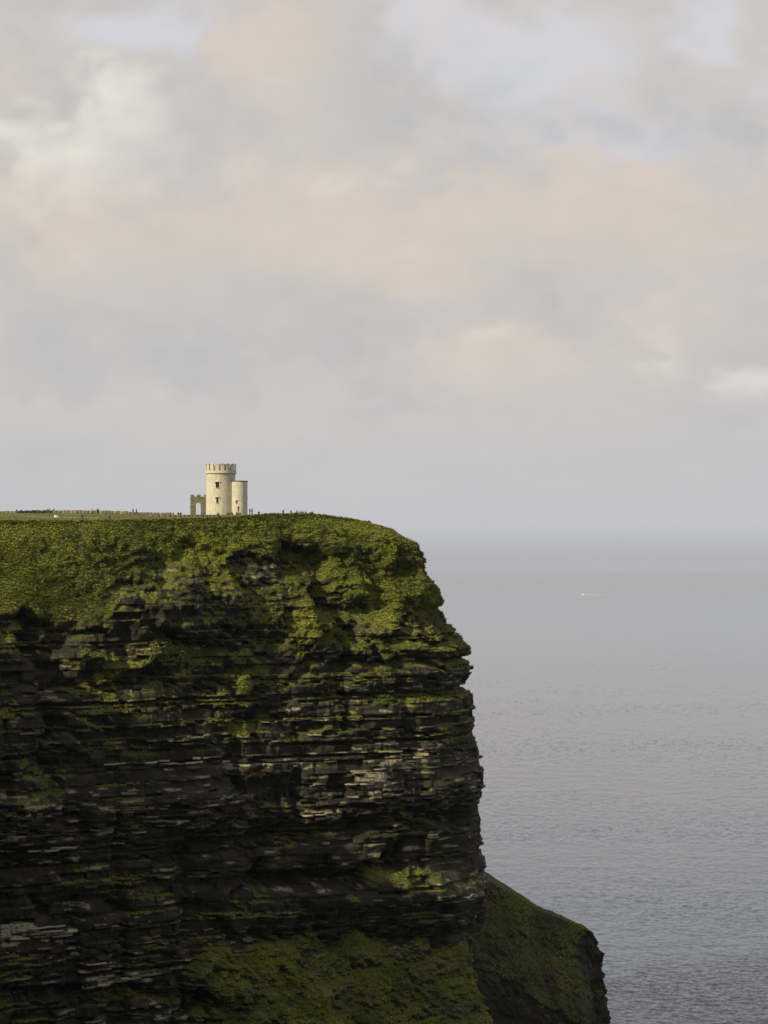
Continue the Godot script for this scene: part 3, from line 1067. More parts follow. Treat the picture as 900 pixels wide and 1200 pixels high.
func box_mesh(size: Vector3) -> ArrayMesh:
	var st := SurfaceTool.new()
	st.begin(Mesh.PRIMITIVE_TRIANGLES)
	add_box(st, Vector3.ZERO, size)
	st.generate_normals()
	return st.commit()

# a ring piece between two angles (degrees, 0 toward +z, 90 toward +x)
func arc_mesh(a0: float, a1: float, r0: float, r1: float, y0: float, y1: float, steps: int) -> ArrayMesh:
	var st := SurfaceTool.new()
	st.begin(Mesh.PRIMITIVE_TRIANGLES)
	st.set_smooth_group(-1)
	var at := func(deg: float, r: float, y: float) -> Vector3: return Vector3(sin(deg_to_rad(deg)) * r, y, cos(deg_to_rad(deg)) * r)
	for i in steps:
		var a := lerpf(a0, a1, float(i) / steps)
		var b := lerpf(a0, a1, float(i + 1) / steps)
		quad(st, at.call(a, r1, y0), at.call(a, r1, y1), at.call(b, r1, y1), at.call(b, r1, y0))
		quad(st, at.call(a, r1, y1), at.call(a, r0, y1), at.call(b, r0, y1), at.call(b, r1, y1))
		quad(st, at.call(a, r0, y0), at.call(a, r1, y0), at.call(b, r1, y0), at.call(b, r0, y0))
		if r0 > 0.01: quad(st, at.call(b, r0, y0), at.call(b, r0, y1), at.call(a, r0, y1), at.call(a, r0, y0))
	if a1 - a0 < 359.0:
		quad(st, at.call(a0, r0, y0), at.call(a0, r0, y1), at.call(a0, r1, y1), at.call(a0, r1, y0))
		quad(st, at.call(a1, r1, y0), at.call(a1, r1, y1), at.call(a1, r0, y1), at.call(a1, r0, y0))
	st.generate_normals()
	return st.commit()

# ------------------------------------------------------------------ tower
func round_wall(parent: Node3D, called: String, r: float, hollow_r: float, top: float, holes: Array, mat: Material):
	var w := CSGCombiner3D.new()
	w.name = called
	parent.add_child(w, true)
	var outer := CSGCylinder3D.new()
	outer.radius = r
	outer.height = top + 0.6
	outer.sides = 64
	outer.material = mat
	outer.position.y = top * 0.5 - 0.3
	w.add_child(outer)
	var inner := CSGCylinder3D.new()
	inner.operation = CSGShape3D.OPERATION_SUBTRACTION
	inner.radius = hollow_r
	inner.height = top
	inner.sides = 48
	inner.material = mat
	inner.position.y = top * 0.5 - 0.4
	w.add_child(inner)
	for h in holes:      # [degrees, foot, width, height]
		var b := CSGBox3D.new()
		b.operation = CSGShape3D.OPERATION_SUBTRACTION
		b.size = Vector3(h[2], h[3], r * 0.9)
		b.material = mat
		b.position = Vector3(sin(deg_to_rad(h[0])) * r, h[1] + h[3] * 0.5, cos(deg_to_rad(h[0])) * r)
		b.rotation.y = deg_to_rad(h[0])
		w.add_child(b)

func window_in(parent: Node3D, deg: float, r: float, foot: float, w: float, h: float, stone: Material, wood: Material, glass: Material):
	var o := Node3D.new()
	o.name = "window"
	parent.add_child(o, true)
	o.rotation.y = deg_to_rad(deg)
	var st := SurfaceTool.new()
	st.begin(Mesh.PRIMITIVE_TRIANGLES)
	var f := 0.07
	add_box(st, Vector3(-w * 0.5 + f * 0.5, foot + h * 0.5, r - 0.32), Vector3(f, h, 0.1))
	add_box(st, Vector3(w * 0.5 - f * 0.5, foot + h * 0.5, r - 0.32), Vector3(f, h, 0.1))
	add_box(st, Vector3(0, foot + h - f * 0.5, r - 0.32), Vector3(w - 2 * f, f, 0.1))
	add_box(st, Vector3(0, foot + f * 0.5, r - 0.32), Vector3(w - 2 * f, f, 0.1))
	add_box(st, Vector3(0, foot + h * 0.5, r - 0.31), Vector3(0.05, h - 2 * f, 0.06))
	st.generate_normals()
	put("frame", st.commit(), wood, o)
	put("pane", box_mesh(Vector3(w - 2 * f, h - 2 * f, 0.02)), glass, o, Vector3(0, foot + h * 0.5, r - 0.35))
	put("sill", box_mesh(Vector3(w + 0.24, 0.12, 0.30)), stone, o, Vector3(0, foot - 0.06, r - 0.02))
	# drip stone over the head, turned down at both ends
	var hd := SurfaceTool.new()
	hd.begin(Mesh.PRIMITIVE_TRIANGLES)
	add_box(hd, Vector3(0, foot + h + 0.12, r - 0.02), Vector3(w + 0.62, 0.16, 0.36))
	add_box(hd, Vector3(-w * 0.5 - 0.24, foot + h - 0.13, r - 0.04), Vector3(0.14, 0.34, 0.30))
	add_box(hd, Vector3(w * 0.5 + 0.24, foot + h - 0.13, r - 0.04), Vector3(0.14, 0.34, 0.30))
	hd.generate_normals()
	put("drip_stone", hd.commit(), stone, o)

func build_tower():
	var render := plain(Color(0.60, 0.59, 0.49), 0.92)
	render.albedo_texture = grey_noise(61, 0.012, 0.80, 1.0, 6)
	render.uv1_triplanar = true
	render.uv1_scale = Vector3(0.16, 0.07, 0.16)
	var trim := plain(Color(0.50, 0.47, 0.365), 0.9)
	var wood := plain(Color(0.10, 0.09, 0.075), 0.7)
	var lead := plain(Color(0.085, 0.080, 0.075), 0.8)
	var brown := plain(Color(0.15, 0.12, 0.085), 0.85)
	var glass := plain(Color(0.03, 0.033, 0.036), 0.08)
	var x := (258.5 - MID) / FOCAL * 540.0
	var t := base("round_tower", Vector3(x, EYE + 10.8, -540.0))
	tag(t, "round cream stone tower with battlements and a lower round turret", "tower")
	var faces := -8.0
	round_wall(t, "wall", 3.85, 3.25, 10.6, [[faces, 6.75, 0.95, 1.45], [faces, 2.75, 0.6, 1.45], [140.0, 0.0, 1.1, 2.2]], render)
	put("string_course", arc_mesh(0, 360, 3.6, 4.22, 10.55, 10.82, 64), trim, t)
	put("parapet", arc_mesh(0, 360, 3.58, 4.10, 10.82, 11.3, 64), render, t)
	put("roof_deck", arc_mesh(0, 360, 0.0, 3.6, 10.55, 10.8, 48), lead, t)
	for i in 17:
		var a := 360.0 / 17.0 * i + 2.3 + 2.4
		var m := put("merlon", arc_mesh(a, a + 14.0, 3.62, 4.08, 11.3, 12.92, 5), render, t)
		put("cap_stone", arc_mesh(a - 0.5, a + 14.5, 3.56, 4.15, 12.92, 13.1, 5), trim, m)
	put("stair_head", box_mesh(Vector3(2.0, 2.3, 1.6)), brown, t, Vector3(0.3, 11.95, -1.2))
	window_in(t, faces, 3.85, 6.75, 0.95, 1.45, trim, wood, glass)
	window_in(t, faces, 3.85, 2.75, 0.6, 1.45, trim, wood, glass)
	# the stair turret, on the seaward side
	var u := Node3D.new()
	u.name = "stair_turret"
	t.add_child(u)
	u.position = Vector3((280.7 - MID) / FOCAL * 537.5 - x, 0, 2.5)
	round_wall(u, "wall", 2.07, 1.65, 8.35, [[-17.0, 2.55, 0.45, 0.75], [80.0, 4.0, 0.5, 0.95]], render)
	put("roof_slab", arc_mesh(0, 360, 0.0, 2.19, 8.35, 8.56, 48), lead, u)
	put("window_pane", box_mesh(Vector3(0.45, 0.75, 0.05)), glass, u, Vector3(sin(deg_to_rad(-17)) * 1.8, 2.925, cos(deg_to_rad(-17)) * 1.8), deg_to_rad(-17))
	put("drip_stone", box_mesh(Vector3(0.95, 0.14, 0.3)), trim, u, Vector3(sin(deg_to_rad(-17)) * 2.04, 3.42, cos(deg_to_rad(-17)) * 2.04), deg_to_rad(-17))
	put("window_pane", box_mesh(Vector3(0.5, 0.95, 0.05)), glass, u, Vector3(sin(deg_to_rad(80)) * 1.8, 4.475, cos(deg_to_rad(80)) * 1.8), deg_to_rad(80))
	put("window_sill", box_mesh(Vector3(0.8, 0.14, 0.3)), trim, u, Vector3(sin(deg_to_rad(80)) * 2.05, 3.93, cos(deg_to_rad(80)) * 2.05), deg_to_rad(80))

# ------------------------------------------------------------------ walls
func stone_mats(cols: Array) -> Array:
	var grain := grey_noise(71, 0.03, 0.6, 1.0)
	var out := []
	for c in cols:
		var m := plain(c, 0.92)
		m.albedo_texture = grain
		m.uv1_triplanar = true
		m.uv1_world_triplanar = true
		m.uv1_scale = Vector3(0.5, 0.8, 0.5)
		out.append(m)
	return out

func build_arch():
	var rng := RandomNumberGenerator.new()
	rng.seed = 17
	var left := (223.0 - MID) / FOCAL * 541.0
	var t := base("arch_wall", Vector3(left, EYE + 10.8, -541.0))
	tag(t, "ruined grey stone wall with pointed battlements and an arched doorway beside the tower", "wall")
	t.set_meta("label", "grey stone battlemented wall with an arched doorway joining the tower")
	var mats := stone_mats([Color(0.34, 0.32, 0.215), Color(0.235, 0.225, 0.155)])
	var w := 4.3
	var top := 4.35
	var sts := [SurfaceTool.new(), SurfaceTool.new()]
	for st in sts: st.begin(Mesh.PRIMITIVE_TRIANGLES)
	# coursed rubble, left open for the doorway
	var y := -0.4
	var cx := 2.1
	var r := 0.64
	while y < top:
		var h := rng.randf_range(0.24, 0.36)
		var x := 0.0
		while x < w - 0.05:
			var l := minf(rng.randf_range(0.3, 0.75), w - x)
			var a := x
			var b := x + l
			var my := y + h * 0.5
			var half := 0.0
			if my < 2.35: half = r
			elif my < 2.35 + r: half = sqrt(maxf(0.0, r * r - (my - 2.35) * (my - 2.35)))
			var pieces := [[a, b]]
			if half > 0.0 and b > cx - half and a < cx + half:
				pieces = []
				if a < cx - half: pieces.append([a, cx - half])
				if b > cx + half: pieces.append([cx + half, b])
			for p in pieces:
				if p[1] - p[0] > 0.04:
					add_box(sts[int(rng.randf() < 0.35)], Vector3((p[0] + p[1]) * 0.5, my, rng.randf_range(-0.04, 0.04)), Vector3(p[1] - p[0] - 0.02, h - 0.02, 0.62))
			x += l
		y += h
	for i in 2:
		sts[i].generate_normals()
		tag(put("masonry", sts[i].commit(), mats[i], t), "", "", "", "stuff")
	# mortar core behind the stone faces, in three pieces round the doorway
	var core := SurfaceTool.new()
	core.begin(Mesh.PRIMITIVE_TRIANGLES)
	add_box(core, Vector3((cx - r) * 0.5 + 0.01, 1.9, 0), Vector3(cx - r - 0.06, 4.6, 0.5))
	add_box(core, Vector3((cx + r + w) * 0.5, 1.9, 0), Vector3(w - cx - r - 0.06, 4.6, 0.5))
	add_box(core, Vector3(cx, 3.62, 0), Vector3(r * 2 + 0.02, 1.16, 0.498))
	core.generate_normals()
	put("mortar_core", core.commit(), mats[1], t)
	for m in [[0.0, 0.95], [1.7, 2.68], [3.55, 4.3]]:
		put("merlon", box_mesh(Vector3(m[1] - m[0], 0.62, 0.6)), mats[1], t, Vector3((m[0] + m[1]) * 0.5, top + 0.37, 0))
	# arch stones over the doorway
	for i in 7:
		var a := PI * (i + 0.5) / 7.0
		var o := put("arch_stone", box_mesh(Vector3(0.27, 0.22, 0.70)), mats[0], t, Vector3(cx + cos(a) * (r + 0.12), 2.35 + sin(a) * (r + 0.12), 0))
		o.rotation.z = a - PI * 0.5

func build_walls():
	var rng := RandomNumberGenerator.new()
	rng.seed = 29
	var flag := stone_mats([Color(0.30, 0.265, 0.165), Color(0.25, 0.23, 0.15), Color(0.36, 0.32, 0.215), Color(0.22, 0.21, 0.15)])
	# upright flagstones along the back of the lawn
	var t := base("flagstone_fence", Vector3((0 - MID) / FOCAL * 562.0, EYE, -562.0))
	tag(t, "long fence of upright tan flagstones along the back of the lawn", "fence")
	var shapes := []
	for i in 5:
		var sh := slab_mesh(300 + i)
		shapes.append(sh)
	var x := -3.0
	while x < 47.0:
		var w := rng.randf_range(0.75, 1.25)
		var wx: float = t.position.x + x + w * 0.5
		var px := MID + FOCAL * wx / 562.0
		var top := rise(lut([[0, 599.0], [60, 598.2], [115, 598.0], [165, 599.6], [220, 600.5]], px) + rng.randf_range(-0.35, 0.35), 562.0)
		if px > 150.0: top -= 0.15
		var foot := ground(wx, 562.0) - EYE - 0.15
		var hgt := maxf(0.5, top - foot)
		var o := put("flagstone", box_mesh(Vector3(w + 0.02, hgt, 0.09)), flag[rng.randi_range(0, 3)], t, Vector3(x + w * 0.5, foot + hgt * 0.5, rng.randf_range(-0.05, 0.05)))
		o.rotation = Vector3(rng.randf_range(-0.05, 0.05), rng.randf_range(-0.06, 0.06), rng.randf_range(-0.03, 0.03))
		x += w
	# low retaining wall in front of the tower
	var grey := stone_mats([Color(0.19, 0.18, 0.14), Color(0.155, 0.148, 0.12), Color(0.23, 0.215, 0.165)])
	var r := base("terrace_wall", Vector3(0, EYE, -529.0))
	tag(r, "low grey stone terrace wall below the tower", "wall")
	var px := 178.0
	while px < 300.0:
		var w := rng.randf_range(0.8, 1.5)
		var wx := (px - MID) / FOCAL * 529.0
		var foot := ground(wx, 529.0) - EYE - 0.35
		var top := rise(603.1 + rng.randf_range(-0.15, 0.15), 529.0)
		if top - foot > 0.2:
			put("wall_stone", box_mesh(Vector3(w - 0.03, top - foot, rng.randf_range(0.4, 0.5))), grey[rng.randi_range(0, 2)], r, Vector3(wx, (foot + top) * 0.5, 0))
		px += w * FOCAL / 529.0

# ------------------------------------------------------------------ people
func bone_dist(p: Vector3, b: Array) -> float:
	var a: Vector3 = b[0]
	var ab: Vector3 = b[1] - a
	var t := clampf((p - a).dot(ab) / maxf(ab.length_squared(), 1e-6), 0.0, 1.0)
	return (p - a - ab * t).length() - lerpf(b[2], b[3], t)

func nets(st: SurfaceTool, bones: Array, cell: float, grow := 0.0, blend := 0.03):
	var lo := Vector3(1e9, 1e9, 1e9)
	var hi := -lo
	for b in bones:
		var r: float = maxf(b[2], b[3]) + grow + cell * 2.0
		for e in 2:
			lo = lo.min(b[e] - Vector3(r, r, r))
			hi = hi.max(b[e] + Vector3(r, r, r))
	var n := Vector3i(((hi - lo) / cell).ceil()) + Vector3i.ONE
	var f := PackedFloat32Array()
	f.resize(n.x * n.y * n.z)
	for k in n.z:
		for j in n.y:
			for i in n.x:
				var p := lo + Vector3(i, j, k) * cell
				var d := 1e3
				for b in bones:
					var e := bone_dist(p, b)
					var h := clampf(0.5 + 0.5 * (e - d) / blend, 0.0, 1.0)
					d = lerpf(e, d, h) - blend * h * (1.0 - h)
				f[(k * n.y + j) * n.x + i] = d - grow
	var vert := {}
	var at := func(i: int, j: int, k: int) -> int: return (k * n.y + j) * n.x + i
	var corner := [Vector3i(0, 0, 0), Vector3i(1, 0, 0), Vector3i(0, 1, 0), Vector3i(1, 1, 0), Vector3i(0, 0, 1), Vector3i(1, 0, 1), Vector3i(0, 1, 1), Vector3i(1, 1, 1)]
	var edges := [[0, 1], [2, 3], [4, 5], [6, 7], [0, 2], [1, 3], [4, 6], [5, 7], [0, 4], [1, 5], [2, 6], [3, 7]]
	for k in n.z - 1:
		for j in n.y - 1:
			for i in n.x - 1:
				var sum := Vector3.ZERO
				var count := 0
				for e in edges:
					var ca: Vector3i = corner[e[0]]
					var cb: Vector3i = corner[e[1]]
					var fa: float = f[at.call(i + ca.x, j + ca.y, k + ca.z)]
					var fb: float = f[at.call(i + cb.x, j + cb.y, k + cb.z)]
					if (fa < 0.0) != (fb < 0.0):
						sum += Vector3(ca).lerp(Vector3(cb), fa / (fa - fb))
						count += 1
				if count > 0: vert[at.call(i, j, k)] = lo + (Vector3(i, j, k) + sum / count) * cell
	for k in range(1, n.z - 1):
		for j in range(1, n.y - 1):
			for i in range(1, n.x - 1):
				var here: float = f[at.call(i, j, k)]
				for ax in 3:
					var s := [Vector3i(1, 0, 0), Vector3i(0, 1, 0), Vector3i(0, 0, 1)]
					var there: float = f[at.call(i + s[ax].x, j + s[ax].y, k + s[ax].z)]
					if (here < 0.0) == (there < 0.0): continue
					var u: Vector3i = s[(ax + 1) % 3]
					var w: Vector3i = s[(ax + 2) % 3]
					var q := []
					for o in [Vector3i.ZERO, u, u + w, w]: q.append(vert.get(at.call(i - o.x, j - o.y, k - o.z), Vector3.ZERO))
					if here < 0.0: quad(st, q[3], q[2], q[1], q[0])
					else: quad(st, q[0], q[1], q[2], q[3])

func figure(pose: String) -> Dictionary:
	# joints in metres; the figure faces +z
	var hip := [Vector3(-0.09, 0.90, 0), Vector3(0.09, 0.90, 0)]
	var knee := [Vector3(-0.10, 0.48, 0.02), Vector3(0.10, 0.48, 0.02)]
	var ankle := [Vector3(-0.11, 0.08, -0.02), Vector3(0.11, 0.08, -0.02)]
	var sh := [Vector3(-0.18, 1.40, 0), Vector3(0.18, 1.40, 0)]
	var el := [Vector3(-0.23, 1.12, -0.02), Vector3(0.23, 1.12, -0.02)]
	var wr := [Vector3(-0.24, 0.87, 0.06), Vector3(0.24, 0.87, 0.06)]
	var lean := Vector3.ZERO
	if pose == "walk":
		knee = [Vector3(-0.09, 0.50, 0.18), Vector3(0.09, 0.47, -0.05)]
		ankle = [Vector3(-0.09, 0.09, 0.28), Vector3(0.09, 0.14, -0.36)]
		el = [Vector3(-0.23, 1.13, -0.12), Vector3(0.23, 1.13, 0.08)]
		wr = [Vector3(-0.22, 0.90, -0.08), Vector3(0.22, 0.92, 0.24)]
	elif pose == "sit":
		for i in 2:
			var sx := -1.0 if i == 0 else 1.0
			hip[i] = Vector3(sx * 0.10, 0.45, 0)
			knee[i] = Vector3(sx * 0.14, 0.47, 0.42)
			ankle[i] = Vector3(sx * 0.14, 0.08, 0.46)
			sh[i] = Vector3(sx * 0.18, 0.94, 0.05)
			el[i] = Vector3(sx * 0.23, 0.68, 0.10)
			wr[i] = Vector3(sx * 0.13, 0.57, 0.32)
	elif pose == "photo":
		el = [Vector3(-0.24, 1.22, 0.16), Vector3(0.24, 1.22, 0.16)]
		wr = [Vector3(-0.08, 1.45, 0.30), Vector3(0.08, 1.45, 0.30)]
	var pelvis: Vector3 = (hip[0] + hip[1]) * 0.5 + Vector3(0, 0.05, 0)
	var neck: Vector3 = (sh[0] + sh[1]) * 0.5 + Vector3(0, 0.06, 0)
	var chest := neck + Vector3(0, -0.18, 0.0)
	var head := neck + Vector3(0, 0.15, 0.03)
	var torso := [[pelvis, chest, 0.13, 0.145], [sh[0], sh[1], 0.075, 0.075], [chest, neck, 0.12, 0.06]]
	var arms := []
	var legs := []
	var feet := []
	for i in 2:
		arms += [[sh[i], el[i], 0.058, 0.044], [el[i], wr[i], 0.044, 0.030]]
		legs += [[hip[i], knee[i], 0.088, 0.060], [knee[i], ankle[i], 0.058, 0.040]]
		feet.append([ankle[i] + Vector3(0, -0.03, -0.03), ankle[i] + Vector3(0, -0.045, 0.16), 0.045, 0.035])
	var skull := [[head + Vector3(0, 0.02, -0.015), head + Vector3(0, 0.03, 0.01), 0.092, 0.09], [head + Vector3(0, -0.06, 0.03), head + Vector3(0, -0.02, 0.03), 0.055, 0.07], [head + Vector3(0, 0.02, 0.09), head + Vector3(0, -0.025, 0.108), 0.012, 0.017], [head + Vector3(-0.085, 0.0, 0), head + Vector3(-0.09, 0.02, 0), 0.02, 0.02], [head + Vector3(0.085, 0.0, 0), head + Vector3(0.09, 0.02, 0), 0.02, 0.02], [neck + Vector3(0, -0.02, 0), head + Vector3(0, -0.05, 0), 0.055, 0.052]]
	var out := {}
	var st := SurfaceTool.new()
	st.begin(Mesh.PRIMITIVE_TRIANGLES)
	nets(st, torso + arms + legs + feet, 0.045, -0.008)
	nets(st, skull, 0.02, 0.0, 0.02)
	for i in 2:
		var dir: Vector3 = (wr[i] - el[i]).normalized()
		var across := dir.cross(Vector3(0, 0, 1) if absf(dir.z) < 0.8 else Vector3.UP).normalized()
		var palm: Vector3 = wr[i] + dir * 0.045
		var hand := [[wr[i], palm + dir * 0.02, 0.026, 0.03], [palm - across * 0.022, palm + across * 0.022 + dir * 0.03, 0.02, 0.02]]
		for k in 4:
			var root: Vector3 = palm + across * (0.033 - 0.022 * k) + dir * 0.03
			var tip: Vector3 = root + dir * [0.062, 0.074, 0.07, 0.054][k] + across.cross(dir) * 0.025
			hand.append([root, tip, 0.010, 0.008])
		hand.append([palm + across * 0.03 - dir * 0.01, palm + across * 0.07 + dir * 0.035, 0.012, 0.009])
		nets(st, hand, 0.012, 0.0, 0.008)
	st.index()
	st.generate_normals()
	out.body = st.commit()
	for part in [["jacket", torso + arms, 0.022], ["trousers", legs + [[pelvis, pelvis + Vector3(0, 0.02, 0), 0.125, 0.12]], 0.02], ["shoe", [feet[0]], 0.016], ["other_shoe", [feet[1]], 0.016], ["hair", [[head + Vector3(0, 0.045, -0.03), head + Vector3(0, 0.055, -0.01), 0.094, 0.09], [head + Vector3(0, -0.03, -0.05), head + Vector3(0, 0.03, -0.05), 0.06, 0.07]], 0.006]]:
		var sp := SurfaceTool.new()
		sp.begin(Mesh.PRIMITIVE_TRIANGLES)
		nets(sp, part[1], 0.035, part[2])
		sp.index()
		sp.generate_normals()
		out[part[0]] = sp.commit()
	return out

func build_people():
	var kinds := {}
	for p in ["stand", "walk", "sit", "photo"]: kinds[p] = figure(p)
	var mats := {}
	var tone := {"black": Color(0.012, 0.012, 0.014), "navy": Color(0.018, 0.022, 0.045), "grey": Color(0.10, 0.10, 0.10), "tan": Color(0.36, 0.30, 0.21), "white": Color(0.62, 0.60, 0.55), "red": Color(0.22, 0.03, 0.025), "brown": Color(0.07, 0.045, 0.03), "green": Color(0.04, 0.06, 0.03), "skin": Color(0.42, 0.26, 0.18)}
	for k in tone: mats[k] = plain(tone[k], 0.85)
	# column, distance, pose, facing, jacket, trousers, label, group
	var list := [
		[57.5, 556.0, "walk", 1.9, "black", "grey", "person in black jacket walking by the dark hedge", ""],
		[63.0, 556.0, "walk", 1.9, "brown", "tan", "person in brown jacket and pale trousers walking by the dark hedge", ""],
		[108.0, 557.0, "stand", 2.6, "tan", "black", "person in pale jacket standing against the flagstone fence", ""],
		[114.5, 557.0, "stand", 0.4, "black", "black", "person all in black standing against the flagstone fence", ""],
		[155.8, 557.0, "stand", 1.2, "black", "navy", "person in black and navy in a pair near the fence end", ""],
		[159.8, 557.0, "walk", -1.2, "navy", "black", "person in navy jacket walking, one of a pair near the fence end", ""],
		[208.8, 552.0, "sit", 0.5, "black", "navy", "person in black sitting on the lawn beside the arched wall", "people sitting beside the arched wall"],
		[211.9, 552.0, "sit", -0.4, "black", "navy", "person in black sitting on the lawn beside the arched wall", "people sitting beside the arched wall"],
		[255.8, 527.6, "sit", -0.6, "black", "black", "person in black sitting in front of the terrace wall under the tower windows", ""],
		[266.5, 533.0, "sit", 0.5, "brown", "grey", "person in brown sitting at the foot of the tower", ""],
		[269.6, 533.0, "sit", -0.2, "green", "black", "person in green sitting at the foot of the tower", ""],
		[272.2, 533.2, "sit", 0.2, "grey", "navy", "person in grey sitting at the foot of the tower", ""],
		[279.3, 533.3, "photo", 0.1, "black", "brown", "person in black standing on a stone block before the turret", ""],
		[277.0, 531.0, "sit", 0.9, "red", "tan", "person in red sitting before the turret", ""],
		[292.8, 541.0, "stand", -1.2, "grey", "black", "person in grey standing just beyond the turret", ""],
		[295.2, 541.0, "walk", 1.2, "tan", "navy", "person in pale jacket walking just beyond the turret", ""],
		[303.3, 535.0, "sit", 0.2, "black", "black", "person in black sitting alone on the grass beyond the turret", ""],
		[331.8, 556.0, "stand", 0.9, "navy", "black", "person in navy on the grassy crest, apart from the row", ""],
		[341.0, 556.0, "stand", -0.9, "black", "black", "person in black on the grassy crest between the loner and the row", ""],
		[347.8, 556.0, "stand", 1.6, "black", "navy", "dark dressed person in the row on the grassy crest", "row of people on the crest"],
		[350.0, 558.0, "stand", -1.6, "black", "navy", "dark dressed person in the row on the grassy crest", "row of people on the crest"],
		[352.6, 556.0, "walk", 1.6, "black", "navy", "dark dressed person in the row on the grassy crest", "row of people on the crest"],
		[354.8, 558.0, "stand", 0.6, "black", "navy", "dark dressed person in the row on the grassy crest", "row of people on the crest"],
		[358.0, 556.0, "walk", -1.6, "black", "navy", "dark dressed person in the row on the grassy crest", "row of people on the crest"],
		[365.6, 552.0, "stand", 0.3, "black", "grey", "person in black and grey at the seaward end of the crest", ""],
	]
	for e in list:
		var at := stand(e[0], e[1])
		if e[6].contains("stone block"): at.y += 0.72
		if e[2] == "sit": at.y -= 0.28
		var p := base("person", at, e[3])
		tag(p, e[6], "person", e[7])
		var k: Dictionary = kinds[e[2]]
		put("body", k.body, mats.skin, p)
		put("jacket", k.jacket, mats[e[4]], p)
		put("trousers", k.trousers, mats[e[5]], p)
		put("shoe", k.shoe, mats.black, p)
		put("shoe", k.other_shoe, mats.black, p)
		put("hair", k.hair, mats.brown, p)

# ------------------------------------------------------------------ small things on the lawn
func build_small_things():
	var rng := RandomNumberGenerator.new()
	rng.seed = 13
	var stone: Material = stone_mats([Color(0.2, 0.19, 0.15)])[0]
	var blk := put("stone_block", slab_mesh(55), stone, self, stand(279.3, 533.3) + Vector3(0, 0.30, 0))
	blk.scale = Vector3(1.3, 0.84, 1.0)
	tag(blk, "grey stone block under the person before the turret", "block")
	# white notice board
	var white := plain(Color(0.72, 0.71, 0.66), 0.6)
	var wood := plain(Color(0.12, 0.10, 0.07), 0.85)
	var b := base("notice_board", stand(66.2, 497.0), 0.25)
	tag(b, "small white notice board on two posts at the lawn edge", "sign")
	put("board", box_mesh(Vector3(1.15, 0.62, 0.05)), white, b, Vector3(0, 0.72, 0))
	for sx in [-0.45, 0.45]: put("post", box_mesh(Vector3(0.08, 0.95, 0.08)), wood, b, Vector3(sx, 0.35, -0.07))
	# rope fence on slim posts along the cliff edge
	var rope := plain(Color(0.42, 0.40, 0.32), 0.9)
	var f := base("rope_fence", Vector3.ZERO)
	tag(f, "thin pale rope fence on slim posts along the cliff edge lawn", "fence")
	var last := Vector3.ZERO
	for i in 15:
		var p := stand(30.0 + i * 6.2, 496.0)
		put("post", box_mesh(Vector3(0.09, 1.0, 0.09)), wood, f, p + Vector3(0, 0.3, 0))
		if i > 0:
			var st := SurfaceTool.new()
			st.begin(Mesh.PRIMITIVE_TRIANGLES)
			var a := last + Vector3(0, 0.62, 0)
			var c := p + Vector3(0, 0.62, 0)
			for k in 4:
				var g0 := a.lerp(c, k / 4.0) - Vector3(0, sin(PI * k / 4.0) * 0.07, 0)
				var g1 := a.lerp(c, (k + 1) / 4.0) - Vector3(0, sin(PI * (k + 1) / 4.0) * 0.07, 0)
				var u := Vector3(0, 0.035, 0)
				var w := Vector3(0, 0, 0.035)
				quad(st, g0 - u + w, g0 + u + w, g1 + u + w, g1 - u + w)
				quad(st, g0 + u + w, g0 + u - w, g1 + u - w, g1 + u + w)
				quad(st, g0 - u - w, g0 - u + w, g1 - u + w, g1 - u - w)
				quad(st, g0 + u - w, g0 - u - w, g1 - u - w, g1 + u - w)
			st.generate_normals()
			put("rope", st.commit(), rope, f)
		last = p
	# two dark marker posts
	var dark := plain(Color(0.02, 0.022, 0.018), 0.7)
	for e in [[96.0, 0.26, 1.0, "stout dark marker post at the lawn edge by the rope fence end"], [128.4, 0.2, 0.85, "slim dark marker post alone at the lawn edge"]]:
		var m := base("marker_post", stand(e[0], 500.0))
		tag(m, e[3], "post")
		put("shaft", arc_mesh(0, 360, 0.0, e[1], -0.1, e[2], 12), dark, m)
		put("cap", arc_mesh(0, 360, 0.0, e[1] * 1.15, e[2], e[2] + 0.1, 12), dark, m)
	# dark hedge at the back of the lawn: stems and many leaf faces
	var leaf := plain(Color(0.022, 0.032, 0.014), 0.8)
	leaf.vertex_color_use_as_albedo = true
	var h := base("hedge", stand(42.0, 558.0))
	tag(h, "low dark green hedge in front of the flagstone fence", "hedge")
	var st2 := SurfaceTool.new()
	st2.begin(Mesh.PRIMITIVE_TRIANGLES)
	for i in 4200:
		var x := rng.randf_range(-5.4, 4.6)
		var tall := 1.2 + noise_b.get_noise_1d(x * 60.0) * 0.5
		var p := Vector3(x, rng.randf() * tall, rng.randf_range(-0.4, 0.4))
		var bs := Basis(Vector3(rng.randf() - 0.5, rng.randf() - 0.5, rng.randf() - 0.5).normalized(), rng.randf() * TAU).scaled(Vector3.ONE * rng.randf_range(0.06, 0.14))
		var g := rng.randf_range(0.6, 1.3)
		st2.set_color(Color(g, g, g))
		quad(st2, p + bs * Vector3(-1, 0, 0), p + bs * Vector3(0, 0.5, 0), p + bs * Vector3(1, 0, 0), p + bs * Vector3(0, -0.5, 0))
	st2.generate_normals()
	put("foliage", st2.commit(), leaf, h)
	for i in 9: put("stem", arc_mesh(0, 360, 0.0, 0.035, -0.1, 0.8, 6), wood, h, Vector3(-5.0 + i * 1.15, 0, 0))

